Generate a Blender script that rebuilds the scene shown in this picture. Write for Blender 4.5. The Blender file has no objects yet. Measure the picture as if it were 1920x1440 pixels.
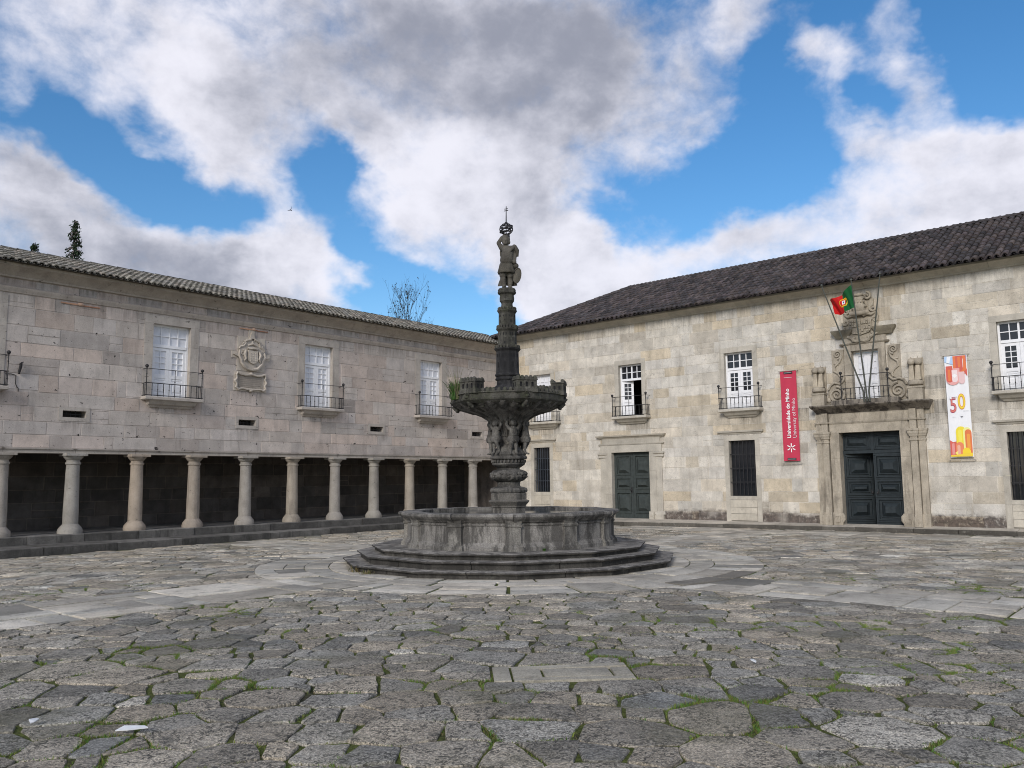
import bpy, bmesh, math, random
from math import sin, cos, pi, radians, hypot, atan2
from mathutils import Vector, Matrix, noise as mnoise
random.seed(7)
sc = bpy.context.scene
COL = sc.collection

# ------------------------------------------------------------------ camera, sky, sun, exposure
CAM = Vector((-25.556, -22.287, 1.6))
cd = bpy.data.cameras.new("camera"); cam = bpy.data.objects.new("camera", cd); COL.objects.link(cam)
cd.sensor_width = 36.0; cd.lens = 36.0 * 1560.05 / 1920; cd.clip_start = 0.1; cd.clip_end = 3000
Rr = Vector((0.655261, -0.755329, -0.010543)); Ru = Vector((-0.079373, -0.082724, 0.993407)); Rf = Vector((0.751221, 0.650103, 0.114159))
M = Matrix((Rr, Ru, -Rf)).transposed().to_4x4(); M.translation = CAM
cam.matrix_world = M
sc.camera = cam
sc.view_settings.view_transform = 'Standard'; sc.view_settings.look = 'None'
sc.view_settings.exposure = 0.72; sc.view_settings.gamma = 1.0
sc.cycles.filter_width = 1.0; sc.cycles.use_denoising = True; sc.cycles.denoising_input_passes = 'RGB_ALBEDO_NORMAL'; sc.cycles.denoising_prefilter = 'ACCURATE'

SUN_DIR = Vector((-0.86, -0.30, 0.47)).normalized()          # towards the sun: behind and left of the viewer, veiled by cloud
sl = bpy.data.lights.new("sun", 'SUN'); sl.energy = 1.5; sl.angle = radians(18); sl.color = (1.0, 0.95, 0.88)
so = bpy.data.objects.new("sun", sl); COL.objects.link(so); so.location = (-30, -25, 30)
so.rotation_euler = SUN_DIR.to_track_quat('Z', 'Y').to_euler()

CLOUDS = [(0.83,0.513,0.318,0.125,-3.111,1.0),(0.716,0.436,0.221,0.115,-3.134,0.9),(0.764,0.347,0.17,0.098,-2.907,0.9),(0.678,0.304,0.079,0.074,-3.122,0.6),(0.882,0.403,0.135,0.068,-2.623,0.7),(1.169,0.474,0.174,0.08,-2.996,0.8),(1.058,0.411,0.067,0.092,2.629,0.75),(1.019,0.341,0.068,0.091,2.724,0.6),(0.969,0.286,0.056,0.054,3.081,0.35),(1.25,0.317,0.077,0.065,-2.823,0.5),(1.144,0.259,0.177,0.07,-2.722,0.9),(1.213,0.162,0.212,0.123,-2.825,1.0),(0.992,0.211,0.12,0.08,-2.744,0.8),(0.881,0.243,0.036,0.03,3.112,1.2),(0.836,0.273,0.058,0.025,-2.826,0.35),(0.944,0.25,0.056,0.043,3.096,0.5),(0.633,0.265,0.123,0.063,-2.609,0.7),(0.472,0.288,0.137,0.042,-3.116,0.75),(0.56,0.321,0.039,0.024,-3.085,0.45),(0.474,0.233,0.246,0.055,3.119,0.8),(0.712,0.21,0.078,0.057,-3.131,0.6),(0.68,0.191,0.091,0.038,-3.125,0.6),(0.307,0.365,0.05,0.036,3.123,0.9),(0.351,0.413,0.036,0.065,-2.835,0.7),(0.325,0.452,0.072,0.028,-2.517,0.6),(0.232,0.414,0.045,0.036,2.993,0.85),(0.25,0.464,0.04,0.029,-2.48,0.45),(0.419,0.499,0.04,0.057,-2.861,0.7),(0.465,0.467,0.057,0.071,-3.031,0.35),(0.519,0.393,0.084,0.052,-2.75,0.35),(0.455,0.398,0.038,0.034,-3.038,0.3),(0.191,0.326,0.129,0.07,3.102,1.0),(0.156,0.277,0.145,0.08,-2.968,0.9),(0.312,0.289,0.09,0.052,-3.016,0.6),(1.137,0.373,0.038,0.014,-2.932,0.45),(1.27,0.397,0.023,0.019,-2.783,0.45)]
GAPS = [(1.191,0.349,0.112,0.042,-2.778,0.8),(1.072,0.319,0.068,0.036,-2.8,0.5),(0.933,0.365,0.029,0.029,3.077,0.5),(0.439,0.344,0.14,0.053,3.04,0.7),(0.153,0.432,0.1,0.074,-2.898,0.7),(0.952,0.341,0.038,0.036,3.075,0.35),(0.816,0.204,0.11,0.05,-2.894,1.0),(0.87,0.262,0.07,0.03,-2.8,0.6),(0.282,0.402,0.034,0.032,-2.967,0.3),(0.599,0.314,0.052,0.024,-3.098,0.4),(1.042,0.286,0.035,0.03,-2.87,0.2),(0.399,0.409,0.049,0.067,-3.014,0.3),(0.282,0.314,0.032,0.023,2.924,0.2)]
GREYS = [(0.75,0.482,0.28,0.10,3.064,1.0),(0.581,0.488,0.15,0.12,-3.078,0.6),(0.916,0.497,0.13,0.049,3.065,0.2),(1.21,0.27,0.17,0.085,-2.72,.6),(1.04,0.215,0.15,0.05,-2.75,.75),(0.644,0.358,0.106,0.048,-3.109,0.3),(0.18,0.27,0.124,0.043,-2.98,0.25),(1.022,0.426,0.06,0.06,3.032,0.5),(0.751,0.298,0.131,0.043,3.141,0.15)]

def node(nt, t, **kw):
    n = nt.nodes.new(t)
    for k, v in kw.items():
        if k == 'inp':
            for a, b in v.items(): n.inputs[a].default_value = b
        else: setattr(n, k, v)
    return n
def mth(nt, op, a, b=None, clamp=False):
    n = node(nt, 'ShaderNodeMath', operation=op, use_clamp=clamp)
    for i, x in enumerate((a, b)):
        if x is None: continue
        if isinstance(x, (int, float)): n.inputs[i].default_value = x
        else: nt.links.new(x, n.inputs[i])
    return n.outputs[0]
def mixc(nt, fac, a, b, blend='MIX'):
    n = node(nt, 'ShaderNodeMix', data_type='RGBA', blend_type=blend)
    for s, x in ((n.inputs[0], fac), (n.inputs[6], a), (n.inputs[7], b)):
        if isinstance(x, (int, float)): s.default_value = x
        elif isinstance(x, tuple): s.default_value = (*x, 1) if len(x) == 3 else x
        else: nt.links.new(x, s)
    return n.outputs[2]
def maprange(nt, v, a, b, c, d, smooth=True):
    n = node(nt, 'ShaderNodeMapRange', interpolation_type='SMOOTHSTEP' if smooth else 'LINEAR')
    n.inputs[1].default_value = a; n.inputs[2].default_value = b; n.inputs[3].default_value = c; n.inputs[4].default_value = d
    nt.links.new(v, n.inputs[0]); return n.outputs[0]
def noise(nt, vec, scale, detail=4, rough=.55, dist=0.0, out=0):
    n = node(nt, 'ShaderNodeTexNoise'); n.inputs['Scale'].default_value = scale; n.inputs['Detail'].default_value = detail
    n.inputs['Roughness'].default_value = rough; n.inputs['Distortion'].default_value = dist
    if vec is not None: nt.links.new(vec, n.inputs['Vector'])
    return n.outputs[out]

def make_world():
    w = bpy.data.worlds.new("World"); sc.world = w; w.use_nodes = True
    nt = w.node_tree; nt.nodes.clear(); L = nt.links
    out = node(nt, 'ShaderNodeOutputWorld'); bg = node(nt, 'ShaderNodeBackground')
    L.new(bg.outputs[0], out.inputs[0])
    sky = node(nt, 'ShaderNodeTexSky', sky_type='NISHITA', sun_disc=False)
    sky.sun_elevation = math.asin(SUN_DIR.z); sky.sun_rotation = atan2(SUN_DIR.x, SUN_DIR.y)
    sky.ozone_density = 2.5; sky.dust_density = 0.4
    hs = node(nt, 'ShaderNodeHueSaturation'); hs.inputs['Saturation'].default_value = 1.28; L.new(sky.outputs[0], hs.inputs['Color'])
    tc = node(nt, 'ShaderNodeTexCoord'); d = tc.outputs['Generated']
    sx = node(nt, 'ShaderNodeSeparateXYZ'); L.new(d, sx.inputs[0]); X, Y, Z = sx.outputs
    az = mth(nt, 'ARCTAN2', Y, X); el = mth(nt, 'ARCSINE', Z)
    cp = node(nt, 'ShaderNodeCombineXYZ')
    den = mth(nt, 'ADD', mth(nt, 'MAXIMUM', Z, 0.0), 0.22)
    L.new(mth(nt, 'DIVIDE', X, den), cp.inputs[0]); L.new(mth(nt, 'DIVIDE', Y, den), cp.inputs[1]); cp.inputs[2].default_value = 3.1
    mz = node(nt, 'ShaderNodeMapping'); mz.inputs['Scale'].default_value = (1, 1, 1.35); L.new(d, mz.inputs[0]); P = mz.outputs[0]
    # domain warp of the sky coordinates, so that cloud edges billow
    wn = noise(nt, P, 6.0, 5, .6, 0, 1)
    vs = node(nt, 'ShaderNodeVectorMath', operation='SUBTRACT'); L.new(wn, vs.inputs[0]); vs.inputs[1].default_value = (.5, .5, .5)
    vm = node(nt, 'ShaderNodeVectorMath', operation='SCALE'); L.new(vs.outputs[0], vm.inputs[0]); vm.inputs['Scale'].default_value = 0.15
    ca = node(nt, 'ShaderNodeCombineXYZ'); L.new(az, ca.inputs[0]); L.new(el, ca.inputs[1])
    va = node(nt, 'ShaderNodeVectorMath', operation='ADD'); L.new(ca.outputs[0], va.inputs[0]); L.new(vm.outputs[0], va.inputs[1])
    W = va.outputs[0]
    def field(blobs, inner=.25, outer=1.35):
        tot = None
        for a, e, ra, rb, rot, wt in blobs:
            mp = node(nt, 'ShaderNodeMapping', vector_type='TEXTURE')
            mp.inputs['Location'].default_value = (a, e, 0); mp.inputs['Rotation'].default_value = (0, 0, rot); mp.inputs['Scale'].default_value = (ra, rb, 1000.)
            L.new(W, mp.inputs[0])
            ln = node(nt, 'ShaderNodeVectorMath', operation='LENGTH'); L.new(mp.outputs[0], ln.inputs[0])
            v = maprange(nt, ln.outputs[1], inner, outer, wt, 0)
            tot = v if tot is None else mth(nt, 'ADD', tot, v)
        return tot
    cf = mth(nt, 'MINIMUM', field(CLOUDS), 1.25); gf = field(GAPS); df = field(GREYS)
    n1 = noise(nt, P, 5.0, 9, .58, .1); 
    sh = node(nt, 'ShaderNodeVectorMath', operation='ADD'); L.new(P, sh.inputs[0]); sh.inputs[1].default_value = (-.02, .012, .045)
    n2 = noise(nt, sh.outputs[0], 5.0, 9, .58, .1)
    fine = noise(nt, P, 15, 9, .62, .2)
    # elsewhere in the sky: broken cloud of the same sort
    dv = node(nt, 'ShaderNodeVectorMath', operation='DOT_PRODUCT'); L.new(d, dv.inputs[0]); dv.inputs[1].default_value = tuple(Vector((0.72, 0.63, 0.28)).normalized())
    away = maprange(nt, dv.outputs[1], .80, .55, 0, .62)
    dens = mth(nt, 'ADD', mth(nt, 'SUBTRACT', cf, mth(nt, 'MULTIPLY', gf, 1.25)), away)
    dens = mth(nt, 'ADD', dens, mth(nt, 'MULTIPLY', mth(nt, 'SUBTRACT', n1, .5), 1.25))
    dens = mth(nt, 'ADD', dens, mth(nt, 'MULTIPLY', mth(nt, 'SUBTRACT', fine, .5), 1.5))
    mask = maprange(nt, dens, .0, 1.2, 0, 1)
    sh2 = node(nt, 'ShaderNodeVectorMath', operation='ADD'); L.new(P, sh2.inputs[0]); sh2.inputs[1].default_value = (-.008, .004, .018)
    n3 = noise(nt, sh2.outputs[0], 15, 9, .62, .2)
    relief = mth(nt, 'ADD', mth(nt, 'MULTIPLY', mth(nt, 'SUBTRACT', n1, n2), 2.6), mth(nt, 'MULTIPLY', mth(nt, 'SUBTRACT', fine, n3), 1.0))
    thick = maprange(nt, dens, .7, 2.0, 0, .38)
    grey = mth(nt, 'ADD', mth(nt, 'ADD', mth(nt, 'MULTIPLY', df, .70), thick), mth(nt, 'MULTIPLY', mth(nt, 'SUBTRACT', fine, .5), .3))
    grey = maprange(nt, mth(nt, 'SUBTRACT', grey, relief), -.25, 1.25, 0, 1)
    cc = mixc(nt, grey, CLOUD_W, CLOUD_G)
    # skylight itself: Nishita
    sk = mixc(nt, 1.0, hs.outputs[0], (SKY_K, SKY_K, SKY_K), 'MULTIPLY')
    col = mixc(nt, mth(nt, 'MULTIPLY', mask, .96), sk, cc)
    L.new(col, bg.inputs[0]); bg.inputs[1].default_value = 0.085
CLOUD_W = (6.5, 6.45, 7.05); CLOUD_G = (2.35, 2.45, 2.95); SKY_K = 1.04
make_world()

# ------------------------------------------------------------------ mesh helpers
def ident(x, y, z): return (x, y, z)
def TL(u, d, z): return (u, -d, z)          # arcade wing: wall plane y = 0, d metres in front of it
def TR(u, d, z): return (-d, u, z)          # palace: wall plane x = 0
def tone_wear(mb, n0, k, T=1):                               # risers tinted darker than treads: scales the colour of near-vertical faces added since n0
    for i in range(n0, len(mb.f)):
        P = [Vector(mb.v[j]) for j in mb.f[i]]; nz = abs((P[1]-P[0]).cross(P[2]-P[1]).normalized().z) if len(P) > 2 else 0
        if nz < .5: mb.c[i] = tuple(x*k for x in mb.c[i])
class MB:
    def __init__(s, T=ident): s.v = []; s.f = []; s.c = []; s.T = T; s.tint = (1, 1, 1); s.rk = 1.0
    def add(s, vs, fs, tint=None):
        o = len(s.v); T = s.T; s.v += [T(*p) for p in vs]
        t = tint or s.tint
        for f in fs: s.f.append([i + o for i in f]); s.c.append(t)
    def quad(s, a, b, c, d, tint=None): s.add([a, b, c, d], [(0, 1, 2, 3)], tint)
    def box(s, x0, x1, y0, y1, z0, z1, tint=None):
        s.add([(x0,y0,z0),(x1,y0,z0),(x1,y1,z0),(x0,y1,z0),(x0,y0,z1),(x1,y0,z1),(x1,y1,z1),(x0,y1,z1)],
              [(3,2,1,0),(4,5,6,7),(0,1,5,4),(1,2,6,5),(2,3,7,6),(3,0,4,7)], tint)
    def prism(s, poly, d0, d1, tint=None):      # outline in (u, z), thickness along d
        n = len(poly)
        s.add([(u, d0, z) for u, z in poly] + [(u, d1, z) for u, z in poly],
              [tuple(range(n))[::-1], tuple(range(n, 2*n))] + [(i, (i+1) % n, n+(i+1) % n, n+i) for i in range(n)], tint)
    def rings(s, R, closed=True, cap=True, tint=None):
        n = len(R[0]); vs = [p for r in R for p in r]; fs = []
        for k in range(len(R)-1):
            for i in range(n if closed else n-1):
                j = (i+1) % n; fs.append((k*n+i, k*n+j, (k+1)*n+j, (k+1)*n+i))
        if cap: fs += [tuple(range(n))[::-1], tuple(range((len(R)-1)*n, len(R)*n))]
        s.add(vs, fs, tint)
    def lathe(s, prof, n=24, a0=0.0, rf=None, cx=0, cy=0, cap=True, tint=None):
        s.rings([[(cx + r*(rf(a0+2*pi*i/n, z) if rf else 1)*cos(a0+2*pi*i/n), cy + r*(rf(a0+2*pi*i/n, z) if rf else 1)*sin(a0+2*pi*i/n), z) for i in range(n)] for r, z in prof], cap=cap, tint=tint)
    def tube(s, pts, r, n=8, tint=None):
        P = [Vector(p) for p in pts]; R = []
        for i, p in enumerate(P):
            t = (P[min(i+1, len(P)-1)] - P[max(i-1, 0)])
            if t.length < 1e-9: t = Vector((0, 0, 1))
            t.normalize(); a = t.orthogonal().normalized() if i == 0 else (pa - t*pa.dot(t)).normalized()
            pa = a; b = t.cross(a); rr = (r[i] if isinstance(r, (list, tuple)) else r)*s.rk
            R.append([tuple(p + (a*cos(2*pi*k/n) + b*sin(2*pi*k/n))*rr) for k in range(n)])
        s.rings(R, tint=tint)
    def ball(s, c, r, nu=10, nv=7, tint=None):
        rx, ry, rz = r if isinstance(r, tuple) else (r, r, r)
        R = [[(c[0] + rx*sin(pi*(k+.02)/(nv+.04))*cos(2*pi*i/nu), c[1] + ry*sin(pi*(k+.02)/(nv+.04))*sin(2*pi*i/nu), c[2] - rz*cos(pi*(k+.02)/(nv+.04))) for i in range(nu)] for k in range(nv+1)]
        s.rings(R, tint=tint)
    def mould(s, u0, u1, prof, tint=None, d0=0.0, base=0.0, side=1.0):  # moulding that returns at both ends; prof = [(projection, z)]
        s.rings([[(u0-(d-base)*side, d0, z), (u0-(d-base)*side, d, z), (u1+(d-base)*side, d, z), (u1+(d-base)*side, d0, z)] for d, z in prof], tint=tint)
    def nested(s, u0, u1, z0, z1, steps, tint=None):  # raised or sunk panel: [(inset, d)]
        R = [[(u0+i, d, z0+i), (u1-i, d, z0+i), (u1-i, d, z1-i), (u0+i, d, z1-i)] for i, d in steps]
        n = 4; vs = [p for r in R for p in r]; fs = []
        for k in range(len(R)-1):
            for i in range(4): j = (i+1) % 4; fs.append((k*4+i, k*4+j, k*4+4+j, k*4+4+i))
        m = (len(R)-1)*4; fs.append((m, m+1, m+2, m+3)); s.add(vs, fs, tint)
    def build(s, name, mat, parent=None, smooth=None, origin=None, fix=True):
        me = bpy.data.meshes.new(name); ob = bpy.data.objects.new(name, me)
        if origin is None:
            lo = [min(p[i] for p in s.v) for i in range(3)]; hi = [max(p[i] for p in s.v) for i in range(3)]
            origin = Vector(((lo[0]+hi[0])/2, (lo[1]+hi[1])/2, lo[2]))
        origin = Vector(origin)
        me.from_pydata([(p[0]-origin.x, p[1]-origin.y, p[2]-origin.z) for p in s.v], [], s.f)
        at = me.color_attributes.new('tint', 'FLOAT_COLOR', 'CORNER'); buf = []
        for f, c in zip(s.f, s.c): buf += [c[0], c[1], c[2], 1.0] * len(f)
        at.data.foreach_set('color', buf)
        if fix:
            bm = bmesh.new(); bm.from_mesh(me); bmesh.ops.recalc_face_normals(bm, faces=bm.faces); bm.to_mesh(me); bm.free()
        if smooth is not None:
            me.polygons.foreach_set('use_smooth', [True]*len(me.polygons))
            if smooth < 180: me.set_sharp_from_angle(angle=radians(smooth))
        me.materials.append(mat); COL.objects.link(ob); put(ob, origin, parent); return ob
WORLD = {}
def put(ob, origin, parent=None):
    WORLD[ob.name] = Vector(origin)
    if parent is not None: ob.parent = parent; ob.location = Vector(origin) - WORLD[parent.name]
    else: ob.location = origin
def thing(name, label, cat, loc, group=None):
    o = bpy.data.objects.new(name, None); o.empty_display_size = .3; COL.objects.link(o); put(o, loc)
    return tag(o, label, cat, group)
def tag(o, label=None, cat=None, group=None, kind=None):
    if label: o['label'] = label
    if cat: o['category'] = cat
    if group: o['group'] = group
    if kind: o['kind'] = kind
    return o
def dup(o, loc, rotz=None, parent=None):                 # copy of a part, with its own sub-parts
    c = o.copy(); COL.objects.link(c); p = parent or o.parent
    if p: c.parent = p; c.location = Vector(loc) - WORLD[p.name]
    else: c.location = loc
    WORLD[c.name] = Vector(loc)
    if rotz is not None: c.rotation_euler = (0, 0, rotz)
    for ch in list(o.children):
        g = ch.copy(); COL.objects.link(g); g.parent = c; WORLD[g.name] = Vector(loc)
    return c

# ------------------------------------------------------------------ materials
def newmat(name, rough=.85, spec=.25):
    m = bpy.data.materials.new(name); m.use_nodes = True; nt = m.node_tree; b = nt.nodes['Principled BSDF']
    b.inputs['Roughness'].default_value = rough; b.inputs['Specular IOR Level'].default_value = spec
    return m, nt, b
def wpos(nt, sc_=None):
    g = node(nt, 'ShaderNodeNewGeometry')
    if sc_ is None: return g.outputs['Position']
    mp = node(nt, 'ShaderNodeMapping'); mp.inputs['Scale'].default_value = sc_; nt.links.new(g.outputs['Position'], mp.inputs[0]); return mp.outputs[0]
def stone(name, base, var=.35, speck=.25, bump=.25, bscale=55, stain=0.0, pits=0.0, moss=0.0, lichen=0.0, foot=None, rough=.9, stain_col=(.035,.032,.03), coarse=2.2, cracks=0.0, stain_lo=.50, runs=(), run_col=(.10, .088, .075)):
    m, nt, b = newmat(name, rough); L = nt.links
    P = wpos(nt); at = node(nt, 'ShaderNodeVertexColor', layer_name='tint')
    c = mixc(nt, 1.0, base, at.outputs[0], 'MULTIPLY')
    big = noise(nt, P, coarse, 6, .62)
    k = maprange(nt, big, .3, .7, 1-var, 1+var, False)
    fine = noise(nt, P, bscale, 3, .7)
    k = mth(nt, 'MULTIPLY', k, maprange(nt, fine, .3, .7, 1-speck, 1+speck, False))
    kk = node(nt, 'ShaderNodeCombineXYZ'); [L.new(k, kk.inputs[i]) for i in range(3)]
    c = mixc(nt, 1.0, c, kk.outputs[0], 'MULTIPLY')
    h = mth(nt, 'ADD', fine, mth(nt, 'MULTIPLY', big, 1.5))
    mid = noise(nt, P, 9.0, 5, .65, .4)
    c = mixc(nt, maprange(nt, mid, .56, .78, 0, .35), c, tuple(x*1.35 for x in base))
    c = mixc(nt, maprange(nt, mid, .44, .24, 0, .40), c, tuple(x*.55 for x in base))
    if cracks:
        vo = node(nt, 'ShaderNodeTexNoise'); vo.inputs['Scale'].default_value = 1.4; vo.inputs['Detail'].default_value = 9; vo.inputs['Roughness'].default_value = .6; vo.inputs['Distortion'].default_value = 1.2; L.new(P, vo.inputs['Vector'])
        f = mth(nt, 'ABSOLUTE', mth(nt, 'SUBTRACT', vo.outputs[0], .5))
        f = maprange(nt, f, .0, .012, cracks, 0); f = mth(nt, 'MULTIPLY', f, maprange(nt, mid, .42, .6, 0, 1))
        c = mixc(nt, f, c, tuple(x*.35 for x in base))
    if pits:
        pv = noise(nt, wpos(nt, (1., 1., 1.7)), 6.5, 2, .5, .6); pv2 = noise(nt, wpos(nt, (1., 1., 1.3)), 17, 2, .5, .8)
        f = mth(nt, 'MAXIMUM', maprange(nt, pv, .695, .725, 0, 1), maprange(nt, pv2, .70, .735, 0, .9))
        f = mth(nt, 'MULTIPLY', f, pits); c = mixc(nt, f, c, (.035, .03, .028)); h = mth(nt, 'SUBTRACT', h, mth(nt, 'MULTIPLY', f, 3.0))
    if stain:
        st = noise(nt, wpos(nt, (2.2, 2.2, .38)), 1.8, 8, .7, .4)
        c = mixc(nt, mth(nt, 'MULTIPLY', maprange(nt, st, stain_lo, stain_lo+.15, 0, 1), stain), c, stain_col)
    if lichen:
        ln = noise(nt, P, 5.0, 7, .7, .5)
        c = mixc(nt, mth(nt, 'MULTIPLY', maprange(nt, ln, .55, .66, 0, 1), lichen), c, (.30, .29, .25))
    sep = node(nt, 'ShaderNodeSeparateXYZ'); L.new(P, sep.inputs[0])
    if runs:                                              # rain runs below sills and ledges: (axis, centre, half width, top, length, strength)
        sn = maprange(nt, noise(nt, wpos(nt, (5.5, 5.5, .45)), 1.6, 6, .7, .3), .40, .62, .12, 1); tot = None
        for ax, c0, hw, zt, ln_, k_ in runs:
            f = mth(nt, 'MULTIPLY', maprange(nt, mth(nt, 'ABSOLUTE', mth(nt, 'SUBTRACT', sep.outputs[ax], c0)), hw*.7, hw*1.15, k_, 0), mth(nt, 'MULTIPLY', maprange(nt, sep.outputs[2], zt-ln_, zt-.05, 0, 1), maprange(nt, sep.outputs[2], zt+.02, zt+.04, 1, 0)))
            tot = f if tot is None else mth(nt, 'MAXIMUM', tot, f)
        c = mixc(nt, mth(nt, 'MULTIPLY', tot, sn), c, run_col)
    if foot:
        fn = noise(nt, wpos(nt, (1, 1, 1.5)), 5.5, 6, .7, .3); fb = noise(nt, P, .55, 2)
        hz = mth(nt, 'ADD', sep.outputs[2], mth(nt, 'MULTIPLY', mth(nt, 'SUBTRACT', fn, .5), .34))
        hz = mth(nt, 'ADD', hz, mth(nt, 'MULTIPLY', mth(nt, 'SUBTRACT', fb, .52), .45))
        f = maprange(nt, hz, foot-.10, foot+.09, .90, 0); fg = noise(nt, wpos(nt, (1, 1, .7)), 7, 7, .75, .6); f = mth(nt, 'MULTIPLY', f, maprange(nt, fg, .30, .50, .35, 1)); f = mth(nt, 'MULTIPLY', f, maprange(nt, fb, .34, .46, .5, 1))
        c = mixc(nt, f, c, mixc(nt, maprange(nt, fn, .4, .6, 0, 1), (.042, .031, .028), (.095, .07, .06)))
    if moss:
        g = node(nt, 'ShaderNodeNewGeometry'); sn = node(nt, 'ShaderNodeSeparateXYZ'); L.new(g.outputs['True Normal'], sn.inputs[0])
        mn = noise(nt, P, 6, 6, .65)
        f = mth(nt, 'MULTIPLY', maprange(nt, sn.outputs[2], .1, .8, .25, 1), maprange(nt, mn, .46, .62, 0, moss)); c = mixc(nt, f, c, (.060, .075, .025))
    L.new(c, b.inputs['Base Color'])
    bp = node(nt, 'ShaderNodeBump'); bp.inputs['Strength'].default_value = bump; bp.inputs['Distance'].default_value = .02
    L.new(h, bp.inputs['Height']); L.new(bp.outputs[0], b.inputs['Normal'])
    return m
def plain(name, col, rough=.5, spec=.3, metal=0.0, var=.12, vscale=14, bump=0.0, tint=True, wear=0.0, wearcol=(.3, .28, .26)):
    m, nt, b = newmat(name, rough, spec); L = nt.links; b.inputs['Metallic'].default_value = metal
    c = col
    if tint: at = node(nt, 'ShaderNodeVertexColor', layer_name='tint'); c = mixc(nt, 1.0, col, at.outputs[0], 'MULTIPLY')
    n = noise(nt, wpos(nt), vscale, 5, .6); k = maprange(nt, n, .3, .7, 1-var, 1+var, False)
    kk = node(nt, 'ShaderNodeCombineXYZ'); [L.new(k, kk.inputs[i]) for i in range(3)]
    c = mixc(nt, 1.0, c, kk.outputs[0], 'MULTIPLY')
    if wear: c = mixc(nt, maprange(nt, noise(nt, wpos(nt), 9, 7, .7), .56, .7, 0, wear), c, wearcol)
    L.new(c, b.inputs['Base Color'])
    if bump:
        bp = node(nt, 'ShaderNodeBump'); bp.inputs['Strength'].default_value = bump; bp.inputs['Distance'].default_value = .01; L.new(n, bp.inputs['Height']); L.new(bp.outputs[0], b.inputs['Normal'])
    return m
MT = {}
RUN_L = [(0, c, .85, 3.84, .55, .5) for c in (-19.33, -14.36, -9.39, -4.38)] + [(0, c, .45, 3.2, .35, .4) for c in (-16.87, -11.95, -6.96, -1.93)] + [(0, -11.87, .6, 4.33, .5, .35), (0, -12, 14, 6.28, .55, .38), (0, -12, 14, 6.66, .3, .5)]
RUN_R = [(1, c, .8, 3.74, .75, .62) for c in (-1.86, -5.95, -10.18, -18.17)] + [(1, -12.4, .45, 3.7, 1.1, .8), (1, -16.0, .5, 3.7, 1.2, .85), (1, -12.2, .4, 4.5, .8, .45), (1, -16.1, .45, 4.4, .9, .6), (1, -5.8, 1.5, 3.05, .9, .3), (1, -14.1, 1.0, 7.1, 1.6, .4), (1, -10, 16, 7.2, .8, .34), (1, -1.7, .7, 3.0, .6, .4), (1, -10.1, .75, 3.0, .5, .4)]
MT['wallL'] = stone('pinkish_ashlar', (.462, .414, .376), var=.18, speck=.16, bump=.30, pits=1.0, stain=.22, stain_col=(.17,.15,.135), runs=RUN_L)
MT['wallR'] = stone('pale_ashlar', (.54, .508, .455), var=.22, speck=.18, bump=.38, stain=.26, stain_col=(.22,.185,.14), foot=.47, cracks=.55, pits=.25, runs=RUN_R)
MT['trimL'] = stone('grey_trim_stone', (.41, .37, .33), var=.18, speck=.12, bump=.2, pits=.6, stain=.25, stain_col=(.12,.1,.09))
MT['trimR'] = stone('beige_trim_stone', (.455, .42, .36), var=.18, speck=.12, bump=.22, stain=.22, stain_col=(.16,.13,.10), pits=.2)
MT['carved'] = stone('carved_portal_stone', (.37, .325, .26), var=.3, speck=.2, bump=.45, stain=.5, stain_col=(.10,.085,.07))
MT['cornD'] = stone('blackened_cornice_stone', (.20, .175, .145), var=.35, speck=.2, bump=.35, stain=.85, stain_col=(.035,.03,.028), coarse=3, stain_lo=.44)
MT['column'] = stone('column_granite', (.30, .275, .245), var=.22, speck=.15, bump=.3, stain=.4, stain_col=(.13,.11,.095), pits=.5)
MT['darkwall'] = stone('dark_masonry', (.095, .085, .077), var=.35, speck=.2, bump=.5, stain=.3)  # one dark base tone for the masonry inside the colonnade
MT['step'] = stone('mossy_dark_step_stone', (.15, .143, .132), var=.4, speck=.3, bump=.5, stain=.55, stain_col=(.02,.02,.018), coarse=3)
MT['kerb'] = stone('kerb_granite', (.42, .385, .335), var=.25, speck=.25, bump=.4, stain=.22, stain_col=(.07,.06,.05))
MT['ftn'] = stone('fountain_granite', (.118, .111, .102), var=.4, speck=.35, bump=.6, bscale=45, stain=.75, stain_col=(.022,.021,.02), lichen=.25, coarse=3, stain_lo=.44)
MT['ftn2'] = stone('mossy_fountain_granite', (.078, .074, .064), var=.45, speck=.3, bump=.7, bscale=45, stain=.6, stain_col=(.017,.017,.015), lichen=.18, moss=.55, coarse=4, stain_lo=.44)
MT['ftn3'] = stone('black_fountain_granite', (.040, .039, .039), var=.5, speck=.3, bump=.6, bscale=45, stain=.7, stain_col=(.010,.010,.012), lichen=.07, coarse=3, stain_lo=.44)
MT['basin'] = stone('basin_granite', (.15, .141, .130), var=.28, speck=.4, bump=.35, bscale=48, stain=.72, stain_col=(.028,.026,.024), lichen=.15, coarse=2.5, stain_lo=.44)
MT['statue'] = stone('statue_stone', (.102, .093, .079), var=.35, speck=.2, bump=.4, stain=.5, stain_col=(.03,.028,.026), coarse=5)
MT['flag'] = stone('rough_granite_flags', (.465, .42, .345), var=.30, speck=.0, bump=.0)
MT['slab'] = stone('dressed_granite_slabs', (.41, .38, .325), var=.28, speck=.32, bump=.4, bscale=60, stain=.5, stain_col=(.13,.125,.105), coarse=1.2)
MT['tileL'] = stone('grey_lichened_tiles', (.225, .212, .19), var=.22, speck=.2, bump=.3, stain=.5, stain_col=(.06,.055,.045), lichen=.35, coarse=5)
MT['tileR'] = stone('dark_purplish_tiles', (.068, .060, .061), var=.4, speck=.25, bump=.35, lichen=.10, stain=.45, stain_col=(.025,.024,.024), coarse=4)
MT['white'] = plain('white_painted_wood', (.78, .78, .80), .45, .4, var=.05, bump=.05)
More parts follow.
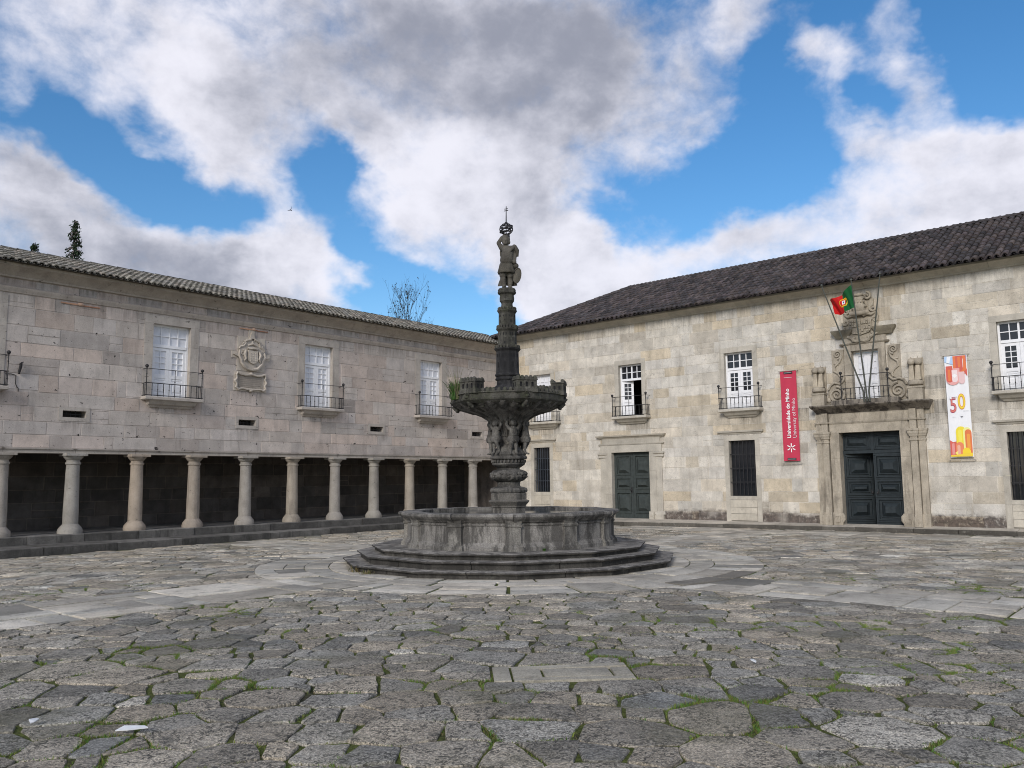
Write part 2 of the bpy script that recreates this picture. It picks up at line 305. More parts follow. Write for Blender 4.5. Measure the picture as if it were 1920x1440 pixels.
MT['shutter'] = plain('white_shutter_board', (.70, .71, .75), .5, .3, var=.06)
MT['iron'] = plain('dark_wrought_iron', (.035, .034, .036), .6, .3, metal=.3, var=.3)
MT['green'] = plain('dark_green_door_paint', (.046, .055, .053), .55, .25, var=.25, vscale=8, bump=.1, wear=.25, wearcol=(.08,.083,.08))
MT['navy'] = plain('dark_blue_green_door_paint', (.022, .029, .033), .5, .3, var=.25, vscale=8, bump=.1, wear=.2, wearcol=(.05,.055,.055))
MT['dark'] = plain('dark_room_and_recess', (.02, .02, .021), .9, .1)
MT['pole'] = plain('grey_green_pole_paint', (.085, .09, .08), .5, .3)
MT['red'] = plain('crimson_banner_cloth', (.50, .045, .085), .7, .2, var=.05, vscale=3)
MT['cloth'] = plain('white_banner_cloth', (.80, .80, .82), .7, .2, var=.03, vscale=3)
MT['print'] = plain('printed_ink', (1, 1, 1), .7, .2, var=.02)
MT['paper'] = plain('white_paper', (.62, .63, .64), .8, .1)
MT['leaf'] = plain('foliage', (1, 1, 1), .7, .2, var=.3, vscale=3)
MT['bark'] = plain('bark', (.045, .04, .036), .9, .1, var=.3)
MT['grille'] = plain('blue_grey_iron_grille', (.05, .06, .075), .5, .35, metal=.3, var=.2)
def glass():
    m, nt, b = newmat('window_glass', .06, .5); b.inputs['Base Color'].default_value = (.018, .02, .024, 1)
    n = noise(nt, wpos(nt), 3.0, 2); bp = node(nt, 'ShaderNodeBump'); bp.inputs['Strength'].default_value = .05; nt.links.new(n, bp.inputs['Height']); nt.links.new(bp.outputs[0], b.inputs['Normal']); return m
MT['glass'] = glass()
def water():
    m, nt, b = newmat('fountain_water', .05, .5); b.inputs['Base Color'].default_value = (.03, .04, .045, 1)
    n = noise(nt, wpos(nt), 7.0, 3); bp = node(nt, 'ShaderNodeBump'); bp.inputs['Strength'].default_value = .12; bp.inputs['Distance'].default_value = .05; nt.links.new(n, bp.inputs['Height']); nt.links.new(bp.outputs[0], b.inputs['Normal']); return m
MT['water'] = water()
def rough_flags(m):                                     # hammered granite: worm-like dark pits between light grains, worn and dirty in patches
    nt = m.node_tree; L = nt.links; b = nt.nodes['Principled BSDF']; P = wpos(nt, (1, 1, 1))
    base = b.inputs['Base Color'].links[0].from_socket
    a = noise(nt, P, 27, 4, .62, 1.4); g = noise(nt, P, 70, 3, .7); m2 = noise(nt, P, 3.6, 5, .65, .5); big = noise(nt, P, .8, 5, .6)
    tone_wear = maprange(nt, m2, .36, .56, .5, 1)             # foot-polished areas keep fewer pits
    pit = mth(nt, 'MULTIPLY', maprange(nt, a, .53, .41, 0, 1), tone_wear)
    c = mixc(nt, mth(nt, 'MULTIPLY', pit, .92), base, (.050, .047, .041))
    c = mixc(nt, mth(nt, 'MULTIPLY', maprange(nt, a, .53, .64, 0, .42), tone_wear), c, (.45, .43, .385))
    c = mixc(nt, maprange(nt, g, .58, .46, 0, .55), c, (.07, .066, .058))
    c = mixc(nt, maprange(nt, m2, .58, .72, 0, .55), c, (.085, .082, .075))
    c = mixc(nt, maprange(nt, big, .50, .66, 0, .42), c, (.125, .118, .075))
    L.new(c, b.inputs['Base Color'])
    L.new(maprange(nt, m2, .35, .6, .62, .92), b.inputs['Roughness'])
    h = mth(nt, 'ADD', mth(nt, 'MULTIPLY', mth(nt, 'MULTIPLY', a, tone_wear), 1.0), mth(nt, 'MULTIPLY', g, .25))
    bp = node(nt, 'ShaderNodeBump'); bp.inputs['Strength'].default_value = .85; bp.inputs['Distance'].default_value = .03
    L.new(h, bp.inputs['Height']); L.new(bp.outputs[0], b.inputs['Normal'])
rough_flags(MT['flag'])
def joint_soil():
    m, nt, b = newmat('mossy_joint_soil', .95, .1); L = nt.links; P = wpos(nt)
    a = noise(nt, P, .8, 4, .6); f = noise(nt, P, 38, 4, .7); k = noise(nt, P, 4.5, 4, .65)
    c = mixc(nt, maprange(nt, f, .35, .65, 0, 1), (.028, .026, .018), (.075, .07, .045))
    g = mixc(nt, maprange(nt, f, .3, .7, 0, 1), (.040, .052, .014), (.125, .140, .040))
    c = mixc(nt, maprange(nt, mth(nt, 'ADD', mth(nt, 'MULTIPLY', a, .6), mth(nt, 'MULTIPLY', k, .5)), .42, .55, 0, .95), c, g)
    L.new(c, b.inputs['Base Color']); bp = node(nt, 'ShaderNodeBump'); bp.inputs['Strength'].default_value = .8; bp.inputs['Distance'].default_value = .02
    L.new(f, bp.inputs['Height']); L.new(bp.outputs[0], b.inputs['Normal']); return m
MT['soil'] = joint_soil()

# ------------------------------------------------------------------ ground and paving
FC = Vector((-12.905, -11.225, 0)); FRONT = atan2(-0.659, -0.752)      # fountain axis; bearing from it towards the viewer
def clip(poly, p, n):                                                   # keep the side where (x-p).n <= 0
    out = []
    for i in range(len(poly)):
        a, b = poly[i], poly[(i+1) % len(poly)]
        da = (a[0]-p[0])*n[0] + (a[1]-p[1])*n[1]; db = (b[0]-p[0])*n[0] + (b[1]-p[1])*n[1]
        if da <= 0: out.append(a)
        if (da < 0 < db) or (db < 0 < da):
            t = da/(da-db); out.append((a[0]+(b[0]-a[0])*t, a[1]+(b[1]-a[1])*t))
    return out
def area(p): return .5*sum(p[i][0]*p[(i+1) % len(p)][1]-p[(i+1) % len(p)][0]*p[i][1] for i in range(len(p)))
def centroid(p): return (sum(q[0] for q in p)/len(p), sum(q[1] for q in p)/len(p))
def step_edge(x): return -1.70 + (x+19.0)*0.057                        # front edge of the arcade's lower step
def kerb_edge(y):                                                       # front edge of the palace kerb
    P = [(-30, -.43), (-12, -.44), (-10.5, -.62), (-5.9, -1.28), (0, -1.6)]
    for (a, xa), (b, xb) in zip(P, P[1:]):
        if y <= b: return xa + (xb-xa)*(y-a)/(b-a)
    return -1.6
FX, FY = FC.x, FC.y
BANDS = [(-34, FX-4.2, FY-.52, FY+1.42), (FX-1.68, FX+.06, -34, FY-4.2), (FX+4.2, -2.3, FY-.9, FY+.95), (FX-.9, FX+.95, FY+4.2, -1.6), (-2.6, -.9, -34, -1.3)]
RING = 4.84
def outside_band(poly, c):
    for x0, x1, y0, y1 in BANDS:
        if x0 < c[0] < x1 and y0 < c[1] < y1: return None
        e = [(x0-c[0], (x0, 0), (1, 0)), (c[0]-x1, (x1, 0), (-1, 0)), (y0-c[1], (0, y0), (0, 1)), (c[1]-y1, (0, y1), (0, -1))]
        m = max(e, key=lambda t: t[0])
        q = m[2]; pt = m[1]
        poly = clip(poly, pt, q)
        if len(poly) < 3: return None
    return poly
def in_view(x, y, margin=radians(50)):
    dx, dy = x-CAM.x, y-CAM.y; r = hypot(dx, dy)
    a = (atan2(dy, dx)-0.7134+pi) % (2*pi) - pi
    return 2.6 < r < 60 and abs(a) < margin
COVER_C = (-19.88, -17.90); COVER_U = (0.70, -0.714); COVER_V = (0.714, 0.70)
def stone_top(mb, poly, gap, h, r, tint, fine):
    c = centroid(poly); cells = poly
    if fine:                                             # subdivide, jitter and round the outline
        q = []
        for i in range(len(cells)):
            a, b = cells[i], cells[(i+1) % len(cells)]; l = hypot(b[0]-a[0], b[1]-a[1]); n = max(1, int(l/.11))
            for k in range(n):
                t = k/n; j = .014 if k else 0
                q.append((a[0]+(b[0]-a[0])*t+random.uniform(-j, j), a[1]+(b[1]-a[1])*t+random.uniform(-j, j)))
        cells = q
        q = []
        for i in range(len(cells)):
            a, b = cells[i], cells[(i+1) % len(cells)]
            q += [(a[0]*.88+b[0]*.12, a[1]*.88+b[1]*.12), (a[0]*.12+b[0]*.88, a[1]*.12+b[1]*.88)]
        cells = q
    tx, ty = random.gauss(0, .009), random.gauss(0, .009)
    def ring(dd, z):
        o = []
        for x, y in cells:
            l = hypot(x-c[0], y-c[1]) + 1e-6; k = max(.1, 1-dd/l)
            px, py = c[0]+(x-c[0])*k, c[1]+(y-c[1])*k
            o.append((px, py, z + (0 if z < -.02 else tx*(px-c[0])+ty*(py-c[1]) + (random.uniform(-.0015, .0015) if fine else 0))))
        return o
    R = [ring(0, -.05), ring(.002, h-.010), ring(r*.4, h-.002), ring(r*1.4, h)]
    n = len(cells); vs = [p for q in R for p in q] + [(c[0], c[1], h+.001)]
    fs = [(k*n+i, k*n+(i+1) % n, (k+1)*n+(i+1) % n, (k+1)*n+i) for k in range(3) for i in range(n)] + [(3*n+i, 3*n+(i+1) % n, 4*n) for i in range(n)]
    mb.add(vs, fs, tint); return cells
EDGES = []
def pave():
    e = Vector((0.659, -0.752)); d = Vector((0.752, 0.659))           # courses of stones run across the view
    rnd = random.Random(3); mb = MB(); N = lambda a, b, c: mnoise.noise(Vector((a, b, c)))
    AN = 1.0; grid = {}; G = .62
    def near(u, v, k=1):
        ci, cj = int(u//G), int(v//G); return [q for ii in range(ci-k, ci+k+1) for jj in range(cj-k, cj+k+1) for q in grid.get((ii, jj), ())]
    pts = []; v0 = 1.9
    while v0 < 42:
        rh = rnd.uniform(.27, .43); u0 = -32 + rnd.random()
        while u0 < 32:
            w = rh*rnd.uniform(.70, 1.5) if rnd.random() < .8 else rh*rnd.uniform(.45, .7)
            u, v = u0 + w/2 + rnd.gauss(0, .03), v0 + rh/2 + rnd.gauss(0, .045); u0 += w
            u, v = u + .55*N(u*.22, v*.22, 4.4) + .16*N(u*.8, v*.8, 2.4), v + .55*N(u*.22, v*.22, 14.4) + .16*N(u*.8, v*.8, 12.4)
            x, y = CAM.x + e.x*u + d.x*v/AN, CAM.y + e.y*u + d.y*v/AN
            if x > .3 or y > .0 or not in_view(x, y, radians(52)): continue
            if rnd.random() < .07: continue
            if hypot(x-FX, y-FY) < RING-.12 or any(b0+.1 < x < b1-.1 and c0+.1 < y < c1-.1 for b0, b1, c0, c1 in BANDS): continue
            cu, cv = (x-COVER_C[0])*COVER_U[0]+(y-COVER_C[1])*COVER_U[1], (x-COVER_C[0])*COVER_V[0]+(y-COVER_C[1])*COVER_V[1]
            if abs(cu) < .66 and abs(cv) < .35: continue
            r = .5*w*rnd.uniform(.75, 1.2)
            if any((u-a)**2+(v-b)**2 < .17**2 for a, b, q in near(u, v)): continue
            grid.setdefault((int(u//G), int(v//G)), []).append((u, v, r)); pts.append((u, v, r))
        v0 += rh
    for u, v, r in pts:
            x, y = CAM.x + e.x*u + d.x*v/AN, CAM.y + e.y*u + d.y*v/AN
            if hypot(x-FX, y-FY) < RING-.1 or x > kerb_edge(y)-.05 or y > step_edge(x)-.05: continue
            dist = hypot(x-CAM.x, y-CAM.y); gap = rnd.uniform(.005, .018)*(1.15 if dist < 9 else 1)
            Q = [(u-1, v-1), (u+1, v-1), (u+1, v+1), (u-1, v+1)]
            for a, b, q in near(u, v, 2):
                l = hypot(a-u, b-v)
                if l < 1e-6 or l > 1.6: continue
                t = (l*l + r*r - q*q)/(2*l) - gap; nx, ny = (a-u)/l, (b-v)/l; an = rnd.gauss(0, .09); nx, ny = nx*cos(an)-ny*sin(an), nx*sin(an)+ny*cos(an)
                Q = clip(Q, (u+nx*t, v+ny*t), (nx, ny))
                if len(Q) < 3: break
            if len(Q) < 3: continue
            P = [(CAM.x + e.x*a + d.x*b/AN, CAM.y + e.y*a + d.y*b/AN) for a, b in Q]
            if area(P) < 0: P.reverse()
            P = outside_band(P, (x, y))
            if not P or len(P) < 3: continue
            r0 = hypot(x-FX, y-FY); P = clip(P, (FX+(x-FX)/r0*RING, FY+(y-FY)/r0*RING), (-(x-FX)/r0, -(y-FY)/r0))
            P = clip(P, (kerb_edge(y)-.01, y), (1, 0)) if P else P
            P = clip(P, (x, step_edge(x)-.01), (-.057, 1)) if P else P
            # leave room for the drain cover
            u = (x-COVER_C[0])*COVER_U[0]+(y-COVER_C[1])*COVER_U[1]; v = (x-COVER_C[0])*COVER_V[0]+(y-COVER_C[1])*COVER_V[1]
            if abs(u) < .59 and abs(v) < .28: continue
            if abs(u) < 1.8 and abs(v) < 1.2 and P:
                if abs(u)-.60 > abs(v)-.29: s_ = 1 if u > 0 else -1; P = clip(P, (COVER_C[0]+s_*.6*COVER_U[0], COVER_C[1]+s_*.6*COVER_U[1]), (-s_*COVER_U[0], -s_*COVER_U[1]))
                else: s_ = 1 if v > 0 else -1; P = clip(P, (COVER_C[0]+s_*.29*COVER_V[0], COVER_C[1]+s_*.29*COVER_V[1]), (-s_*COVER_V[0], -s_*COVER_V[1]))
            if not P or len(P) < 3 or abs(area(P)) < .012: continue
            k = rnd.gauss(1, .17); k = min(1.45, max(.55, k)); w = rnd.uniform(-.05, .07)
            if rnd.random() < .09: k *= 1.35
            if rnd.random() < .08: k *= .60; w -= .04
            far = 1 + .58*min(1, max(0, (dist-7)/10))                 # paving is tinted paler with distance from the camera
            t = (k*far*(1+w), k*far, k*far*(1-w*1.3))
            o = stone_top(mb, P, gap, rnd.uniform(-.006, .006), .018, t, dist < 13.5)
            if dist < 15: EDGES.append((o, dist))
    ob = mb.build('paving', MT['flag'], smooth=24, origin=(-15, -12, 0)); tag(ob, kind='structure')
    # dressed slabs: four arms and the ring round the fountain
    mb = MB(); rs = random.Random(11)
    def slab(P, tint=None, hh=None):
        if area(P) < 0: P = P[::-1]
        c = centroid(P); k = min(1.4, max(.55, rs.gauss(1, .2))); w = rs.uniform(-.02, .03)
        rel = (c[0]-FX, c[1]-FY)
        if -1.0 < rel[0] < .5 and -5.7 < rel[1] < -4.5: k = .42
        stone_top(mb, P, .01, (hh if hh is not None else rs.uniform(-.006, .010)), .014, tint or (k*(1+w), k, k*(1-w)), False)
    def split(x0, x1, y0, y1):
        w, h = x1-x0, y1-y0
        if w*h < rs.choice((.25, .5, .5, 1.6)) and max(w, h) < 1.7 or min(w, h) < .34:
            if max(w, h) < 1.9:
                g = .012; P = [(x0+g, y0+g), (x1-g, y0+g), (x1-g, y1-g), (x0+g, y1-g)]
                j = .012; P = [(x+rs.uniform(-j, j), y+rs.uniform(-j, j)) for x, y in P]
                c = ((x0+x1)/2, (y0+y1)/2)
                if not in_view(*c) or c[0] > kerb_edge(c[1])-.05 or c[1] > step_edge(c[0]): return
                P = clip(P, (kerb_edge(c[1])-.01, 0), (1, 0)); r = hypot(c[0]-FX, c[1]-FY)
                if r < RING and P:
                    c = max(P, key=lambda q: hypot(q[0]-FX, q[1]-FY)); r = hypot(c[0]-FX, c[1]-FY)
                    if r < RING: return
                P = clip(P, (FX+(c[0]-FX)/r*RING, FY+(c[1]-FY)/r*RING), (-(c[0]-FX)/r, -(c[1]-FY)/r))
                if len(P) > 2 and abs(area(P)) > .01: slab(P)
                return
        t = rs.uniform(.3, .7)
        if w > h*rs.uniform(.7, 1.3): split(x0, x0+w*t, y0, y1); split(x0+w*t, x1, y0, y1)
        else: split(x0, x1, y0, y0+h*t); split(x0, x1, y0+h*t, y1)
    for x0, x1, y0, y1 in BANDS: split(x0, x1, y0, y1)
    for r0, r1 in ((2.9, 3.5), (3.5, 3.95), (3.95, RING)):
        a = rs.random()
        end = a + 2*pi
        while a < end-.02:
            w = min(rs.uniform(.35, 1.3)/r1, end-a); n = 3
            aa = [a+.006+(w-.012)*k/n for k in range(n+1)]
            rm_ = r1 if rs.random() < .45 or r1 < 4 else rs.uniform(4.3, 4.5)
            if rm_ < r1: slab([(FX+r1*cos(t), FY+r1*sin(t)) for t in aa] + [(FX+(rm_+.012)*cos(t), FY+(rm_+.012)*sin(t)) for t in aa[::-1]])
            slab([(FX+rm_*cos(t), FY+rm_*sin(t)) for t in aa] + [(FX+(r0+.012)*cos(t), FY+(r0+.012)*sin(t)) for t in aa[::-1]]); a += w
    def uv(u, v): return (COVER_C[0]+u*COVER_U[0]+v*COVER_V[0], COVER_C[1]+u*COVER_U[1]+v*COVER_V[1])
    for u0, u1, v0, v1 in ((-.58, -.44, -.27, .27), (-.42, -.18, -.15, .14), (-.16, .40, -.15, .14), (-.42, .57, .16, .27), (-.42, .57, -.27, -.17), (.42, .57, -.15, .14)):
        slab([uv(u0, v0), uv(u1, v0), uv(u1, v1), uv(u0, v1)], (.78, .77, .73), .004)
    tag(mb.build('stone_path', MT['slab'], smooth=40, origin=(-15, -12, 0)), kind='structure')
    g = MB(); g.quad((-400, -400, -.017), (400, -400, -.017), (400, 400, -.017), (-400, 400, -.017)); tag(g.build('ground', MT['soil'], origin=(0, 0, -.017)), kind='structure')
pave()
def grass():
    mb = MB(); rg = random.Random(5)
    for o, dist in EDGES:
        n = len(o)
        for i in range(n):
            a, b = o[i], o[(i+1) % n]; mx, my = (a[0]+b[0])/2, (a[1]+b[1])/2
            m = mnoise.noise(Vector((mx*.9, my*.9, 3.3))) + .9*mnoise.noise(Vector((mx*3.1, my*3.1, 8.0)))
            if m < -.10: continue
            l = hypot(b[0]-a[0], b[1]-a[1]); k = int(l*(230 if m < .4 else 520)*(1 if dist < 10 else .45)*min(1, m*1.6))
            for _ in range(k):
                t = rg.random(); x = a[0]+(b[0]-a[0])*t + rg.gauss(0, .010); y = a[1]+(b[1]-a[1])*t + rg.gauss(0, .010)
                h = rg.uniform(.010, .026)*(1.5 if m > .6 else 1); an = rg.uniform(0, 6.28); w = rg.uniform(.003, .006); lx, ly = rg.gauss(0, .012), rg.gauss(0, .012)
                g = rg.uniform(.7, 1.3); tn = (.095*g*rg.uniform(.7, 1.6), .170*g, .032*g) if rg.random() < .78 else (.16*g, .135*g, .06*g)
                mb.add([(x-w*cos(an), y-w*sin(an), -.02), (x+w*cos(an), y+w*sin(an), -.02), (x+lx, y+ly, -.015+h)], [(0, 1, 2)], tn)
    tag(mb.build('grass', MT['leaf'], fix=False, origin=(-20, -18, 0)), 'short green moss and grass growing in the joints between the flagstones', 'grass', kind='stuff')
grass()

# ------------------------------------------------------------------ facade helpers
def subtract(r, ops):
    out = [r]
    for a0, a1, b0, b1 in ops:
        nx = []
        for x0, x1, z0, z1 in out:
            if a1 <= x0 or a0 >= x1 or b1 <= z0 or b0 >= z1: nx.append((x0, x1, z0, z1)); continue
            if z0 < b0: nx.append((x0, x1, z0, b0))
            if b1 < z1: nx.append((x0, x1, b1, z1))
            zz0, zz1 = max(z0, b0), min(z1, b1)
            if x0 < a0: nx.append((x0, a0, zz0, zz1))
            if a1 < x1: nx.append((a1, x1, zz0, zz1))
        out = nx
    return out
def ashlar(T, u0, u1, z0, z1, ops, pal, mortar, rows=(.30, .46), wid=(.45, 1.25), seed=1, d=0.0, joint=.007, same=.35):
    mb = MB(T); r = random.Random(seed); z = z0
    for q in subtract((u0, u1, z0, z1), ops): mb.quad((q[0], d-.006, q[2]), (q[1], d-.006, q[2]), (q[1], d-.006, q[3]), (q[0], d-.006, q[3]), mortar)
    while z < z1-.01:
        h = r.uniform(*rows)
        if z1-z < h*1.5: h = z1-z
        u = u0 - r.uniform(0, .8)
        while u < u1:
            w = r.uniform(*wid)*(1.0 if r.random() > .15 else .5); c = r.choice(pal); k = r.gauss(1, .075); t = tuple(x*k for x in c); dd = d + r.uniform(0, .007)
            a0, a1 = max(u, u0), min(u+w, u1); jt = joint*r.uniform(.5, 1.6)
            zz0, zz1 = z, z+h
            if r.random() < .10 and h > .34: zz0 += h*.5         # a shallow filler course
            for q in subtract((a0, a1, zz0, zz1), ops) + (subtract((a0, a1, z, zz0), ops) if zz0 > z else []):
                x0, x1, y0, y1 = q[0]+jt, q[1]-jt, q[2]+jt, q[3]-jt
                if x1-x0 < .02 or y1-y0 < .02: continue
                b = .005
                A = [(x0, d-.007, y0), (x1, d-.007, y0), (x1, d-.007, y1), (x0, d-.007, y1)]; B = [(x0+b, dd, y0+b), (x1-b, dd, y0+b), (x1-b, dd, y1-b), (x0+b, dd, y1-b)]
                mb.add(A+B, [(4, 5, 6, 7), (0, 1, 5, 4), (1, 2, 6, 5), (2, 3, 7, 6), (3, 0, 4, 7)], t)
            u += w
        z += h
    return mb
def surround(mb, u0, u1, z0, z1, w=.24, top=.24, bot=0.0, d=.015, back=-.32, tint=(1, 1, 1)):
    r = random.random
    def k():
        q = random.uniform(.92, 1.06); return tuple(x*q for x in tint)
    zs = [z0-bot, z0+(z1-z0)*.36, z0+(z1-z0)*.72, z1+top]
    for a, b in ((u0-w, u0), (u1, u1+w)):
        for za, zb in zip(zs, zs[1:]): mb.box(a, b, back, d, za+.002, min(zb, z1)-.002 if zb > z1 else zb-.002, k())
    mb.box(u0-w, u1+w, back, d+.003, z1, z1+top, k())
    if bot: mb.box(u0+.001, u1-.001, back, d-.002, z0-bot, z0, k())
def pane_grid(fr, pn, u0, u1, z0, z1, nu, nz, d, bar=.022, dd=.03):
    for i in range(1, nu): u = u0+(u1-u0)*i/nu; fr.box(u-bar/2, u+bar/2, d-dd, d-.004, z0, z1)
    for j in range(1, nz): z = z0+(z1-z0)*j/nz; fr.box(u0, u1, d-dd-.002, d-.006, z-bar/2, z+bar/2)
    pn.quad((u0-.01, d-dd, z0-.01), (u1+.01, d-dd, z0-.01), (u1+.01, d-dd, z1+.01), (u0-.01, d-dd, z1+.01))
def casement(T, parent, u0, u1, z0, z1, d, panemat, hinge=None, ang=0.0, split=.42, cols=2):
    # one leaf of a glazed double door; hinge = 0 turns it inwards about its low-u edge, 1 about its high-u edge
    def TT(u, dd, z):
        if hinge is None: return T(u, dd, z)
        hu = u0 if hinge == 0 else u1; a = u-hu; b = dd-d; ca, sa = cos(ang), sin(ang)
        return T(hu + a*ca - b*sa, d + a*sa + b*ca, z)
    f = MB(TT); g = MB(TT); s = .085; zs = z0+(z1-z0)*split
    f.box(u0, u0+s, d-.045, d, z0, z1); f.box(u1-s, u1, d-.045, d, z0, z1)
    f.box(u0+s, u1-s, d-.044, d-.001, z1-s, z1); f.box(u0+s, u1-s, d-.044, d-.001, zs-.05, zs+.05); f.box(u0+s, u1-s, d-.044, d-.001, z0, z0+.1)
    pane_grid(f, g, u0+s, u1-s, zs+.05, z1-s, cols, 4, d-.004)
    zm = zs-.16
    f.box(u0+s, u1-s, d-.044, d-.002, zm-.03, zm+.02)
    f.nested(u0+s, u1-s, zm+.02, zs-.05, [(0, d-.02), (.02, d-.02), (.035, d-.008)]); f.nested(u0+s, u1-s, z0+.1, zm-.03, [(0, d-.022), (.03, d-.022), (.055, d-.006)])
    o = f.build('casement', MT['white'], parent); p = g.build('pane', panemat, parent); return o
def window(T, root, u0, u1, z0, z1, style, trim, zt, ops, w=.24, top=.24):
    """tall balcony window: stone surround, white frame, fanlight over two glazed leaves"""
    s = MB(T); surround(s, u0, u1, z0, z1, w, top); 
    win = s.build('window', trim, root)
    ops.append((u0-.05, u1+.05, z0-.06, z1+.05))
    d = -.13; pm = MT['shutter'] if style == 'white' else MT['glass']
    f = MB(T); g = MB(T); e = .055
    f.box(u0, u0+e, d-.07, d, z0, z1); f.box(u1-e, u1, d-.07, d, z0, z1); f.box(u0+e, u1-e, d-.07, d-.001, z1-e, z1); f.box(u0+e, u1-e, d-.07, d+.012, zt-.045, zt+.035)
    f.box((u0+u1)/2-.025, (u0+u1)/2+.025, d-.06, d-.003, zt+.035, z1-e) if style != 'white' else None
    pane_grid(f, g, u0+e, u1-e, zt+.035, z1-e, 4, 2, d-.006, .024, .035)
    f.build('frame', MT['white'], win); g.build('pane', pm, win)
    um = (u0+u1)/2; zb = z0+.015
    if style == 'open':
        casement(T, win, um+.01, u1-e, zb, zt-.05, d-.012, pm, hinge=1, ang=radians(22))
    else:
        casement(T, win, u0+e, um-.002, zb, zt-.05, d-.012, pm); casement(T, win, um+.002, u1-e, zb, zt-.05, d-.012, pm)
    r = MB(T)                                             # the dark room behind
    a0, a1, b0, b1 = u0-.02, u1+.02, z0-.02, z1+.02; D = -1.6
    if style == 'open': a0 -= .3; a1 += .3
    r.rings([[(a0, -.33, b0), (a1, -.33, b0), (a1, -.33, b1), (a0, -.33, b1)], [(a0, D, b0), (a1, D, b0), (a1, D, b1), (a0, D, b1)]], cap=False)
    r.quad((a0, D, b0), (a1, D, b0), (a1, D, b1), (a0, D, b1)); r.build('dark_interior', MT['dark'], win)
    return win
def balcony(T, root, u0, u1, zs, depth, stonemat, nb=9, rail=.36, top=.78, slab=.10, posts=True):
    s = MB(T); um = (u0+u1)/2
    s.mould(u0+.03, u1-.03, [(depth-.03, zs-slab), (depth, zs-slab+.02), (depth, zs-.02), (depth-.015, zs)], base=depth)
    s.mould(u0+.16, u1-.16, [(.08, zs-slab-.13), (.15, zs-slab-.10), (depth*.72, zs-slab-.02), (depth*.78, zs-slab)], base=.26, side=.3)
    s.mould(u0+.22, u1-.22, [(.05, zs-slab-.18), (.10, zs-slab-.13)], base=.1)
    b = s.build('balcony', stonemat, root)
    i = MB(T); d = depth-.05; a0, a1 = u0+.06, u1-.06
    for u in (a0, a1):
        i.tube([(u, d, zs-.01), (u, d, zs+top)], .014, 6); i.ball((u, d, zs+top+.035), .048); i.ball((u, d, zs+rail*.5), .022, 6, 4); i.ball((u, d, zs+.60), .022, 6, 4); i.ball((u, d, zs+top-.03), .024, 6, 4)
        i.tube([(u, d, zs+rail), (u, 0, zs+rail)], .010, 5); i.tube([(u, d, zs+top-.03), (u, 0, zs+top-.03)], .009, 5); i.tube([(u, d, zs+.03), (u, 0, zs+.03)], .010, 5)
        for k in (1, 2): i.tube([(u, d*k/3, zs-.005), (u, d*k/3, zs+rail)], .009, 5)
    for zz, r in ((zs+.03, .011), (zs+rail, .012), (zs+top-.03, .009)): i.tube([(a0-.03, d, zz), (a1+.03, d, zz)], r, 6)
    for k in range(1, nb+1):
        u = a0+(a1-a0)*k/(nb+1); i.tube([(u, d, zs-.005), (u, d, zs+rail)], .0095, 5); i.ball((u, d, zs+rail*.52), .018, 6, 4)
        if k == (nb+1)//2: i.tube([(u, d, zs+rail), (u, d, zs+top-.03)], .0095, 5); i.ball((u, d, zs+rail+.06), .02, 6, 4)
    i.build('railing', MT['iron'], b, smooth=50); return b
def roof_tiles(mb, O, U, S, N, length, slope, pal, seed, keep=None, pitch=.195, row=.36):
    r = random.Random(seed); O, U, S, N = map(Vector, (O, U, S, N)); nr = int(slope/row)+1; nc = int(length/pitch)
    def arc(c, rad, up, n=5):
        return [c + U*(rad*cos(pi*k/n)) + N*(up*rad*sin(pi*k/n)) for k in range(n+1)]
    for i in range(nc):
        for j in range(nr):
            p = O + U*(pitch*(i+.5)) + S*(row*j); q = p + S*(row+.06)
            if keep and not keep(p): continue
            k = r.gauss(1, .18); c = r.choice(pal); t = tuple(max(.2, x*k) for x in c)
            jx = U*r.uniform(-.012, .012); lift = N*(.034+r.uniform(-.005, .006))
            R0 = pitch*.44; A = arc(p+jx+lift, R0, .95); B = arc(q+jx+N*.012, R0*.82, .9); n = len(A)
            C = arc(p+jx+lift-N*.016, R0*.8, .9)
            mb.add([tuple(x) for x in A+B+C], [(m, m+1, n+m+1, n+m) for m in range(n-1)] + [(m, m+1, 2*n+m+1, 2*n+m) for m in range(n-1)], t)
            k = r.gauss(.8, .15); t = tuple(max(.15, x*k) for x in c)
            p2 = p + U*(pitch*.5); q2 = p2 + S*(row+.05)
            A = arc(p2+N*.042+S*-.02, R0, -.6, 4); B = arc(q2+N*.022, R0*.88, -.55, 4); n = len(A)
            mb.add([tuple(x) for x in A+B], [(m, m+1, n+m+1, n+m) for m in range(n-1)], t)
def spiral(mb, c, r0, turns, d, thick, sgn=1, a0=0.0, n=34, tint=None):
    pts = []; rad = []
    for k in range(n+1):
        t = k/n; a = a0 + sgn*turns*2*pi*t; r = r0*(1-t)**1.0*.94+.012
        pts.append((c[0]+r*cos(a), d, c[1]+r*sin(a))); rad.append(thick*(1-.45*t))
    mb.tube(pts, rad, 6, tint)
def text_mesh(body, size, extrude=0.0, offset=0.0, spacing=1.0):
    cu = bpy.data.curves.new('lettering', 'FONT'); cu.body = body; cu.size = size; cu.offset = offset; cu.space_character = spacing; cu.resolution_u = 3
    ob = bpy.data.objects.new('lettering', cu); COL.objects.link(ob); dg = bpy.context.evaluated_depsgraph_get(); dg.update()
    me = bpy.data.meshes.new_from_object(ob.evaluated_get(dg)); vs = [tuple(v.co) for v in me.vertices]; fs = [tuple(p.vertices) for p in me.polygons]
    bpy.data.objects.remove(ob); bpy.data.curves.remove(cu); bpy.data.meshes.remove(me); return vs, fs

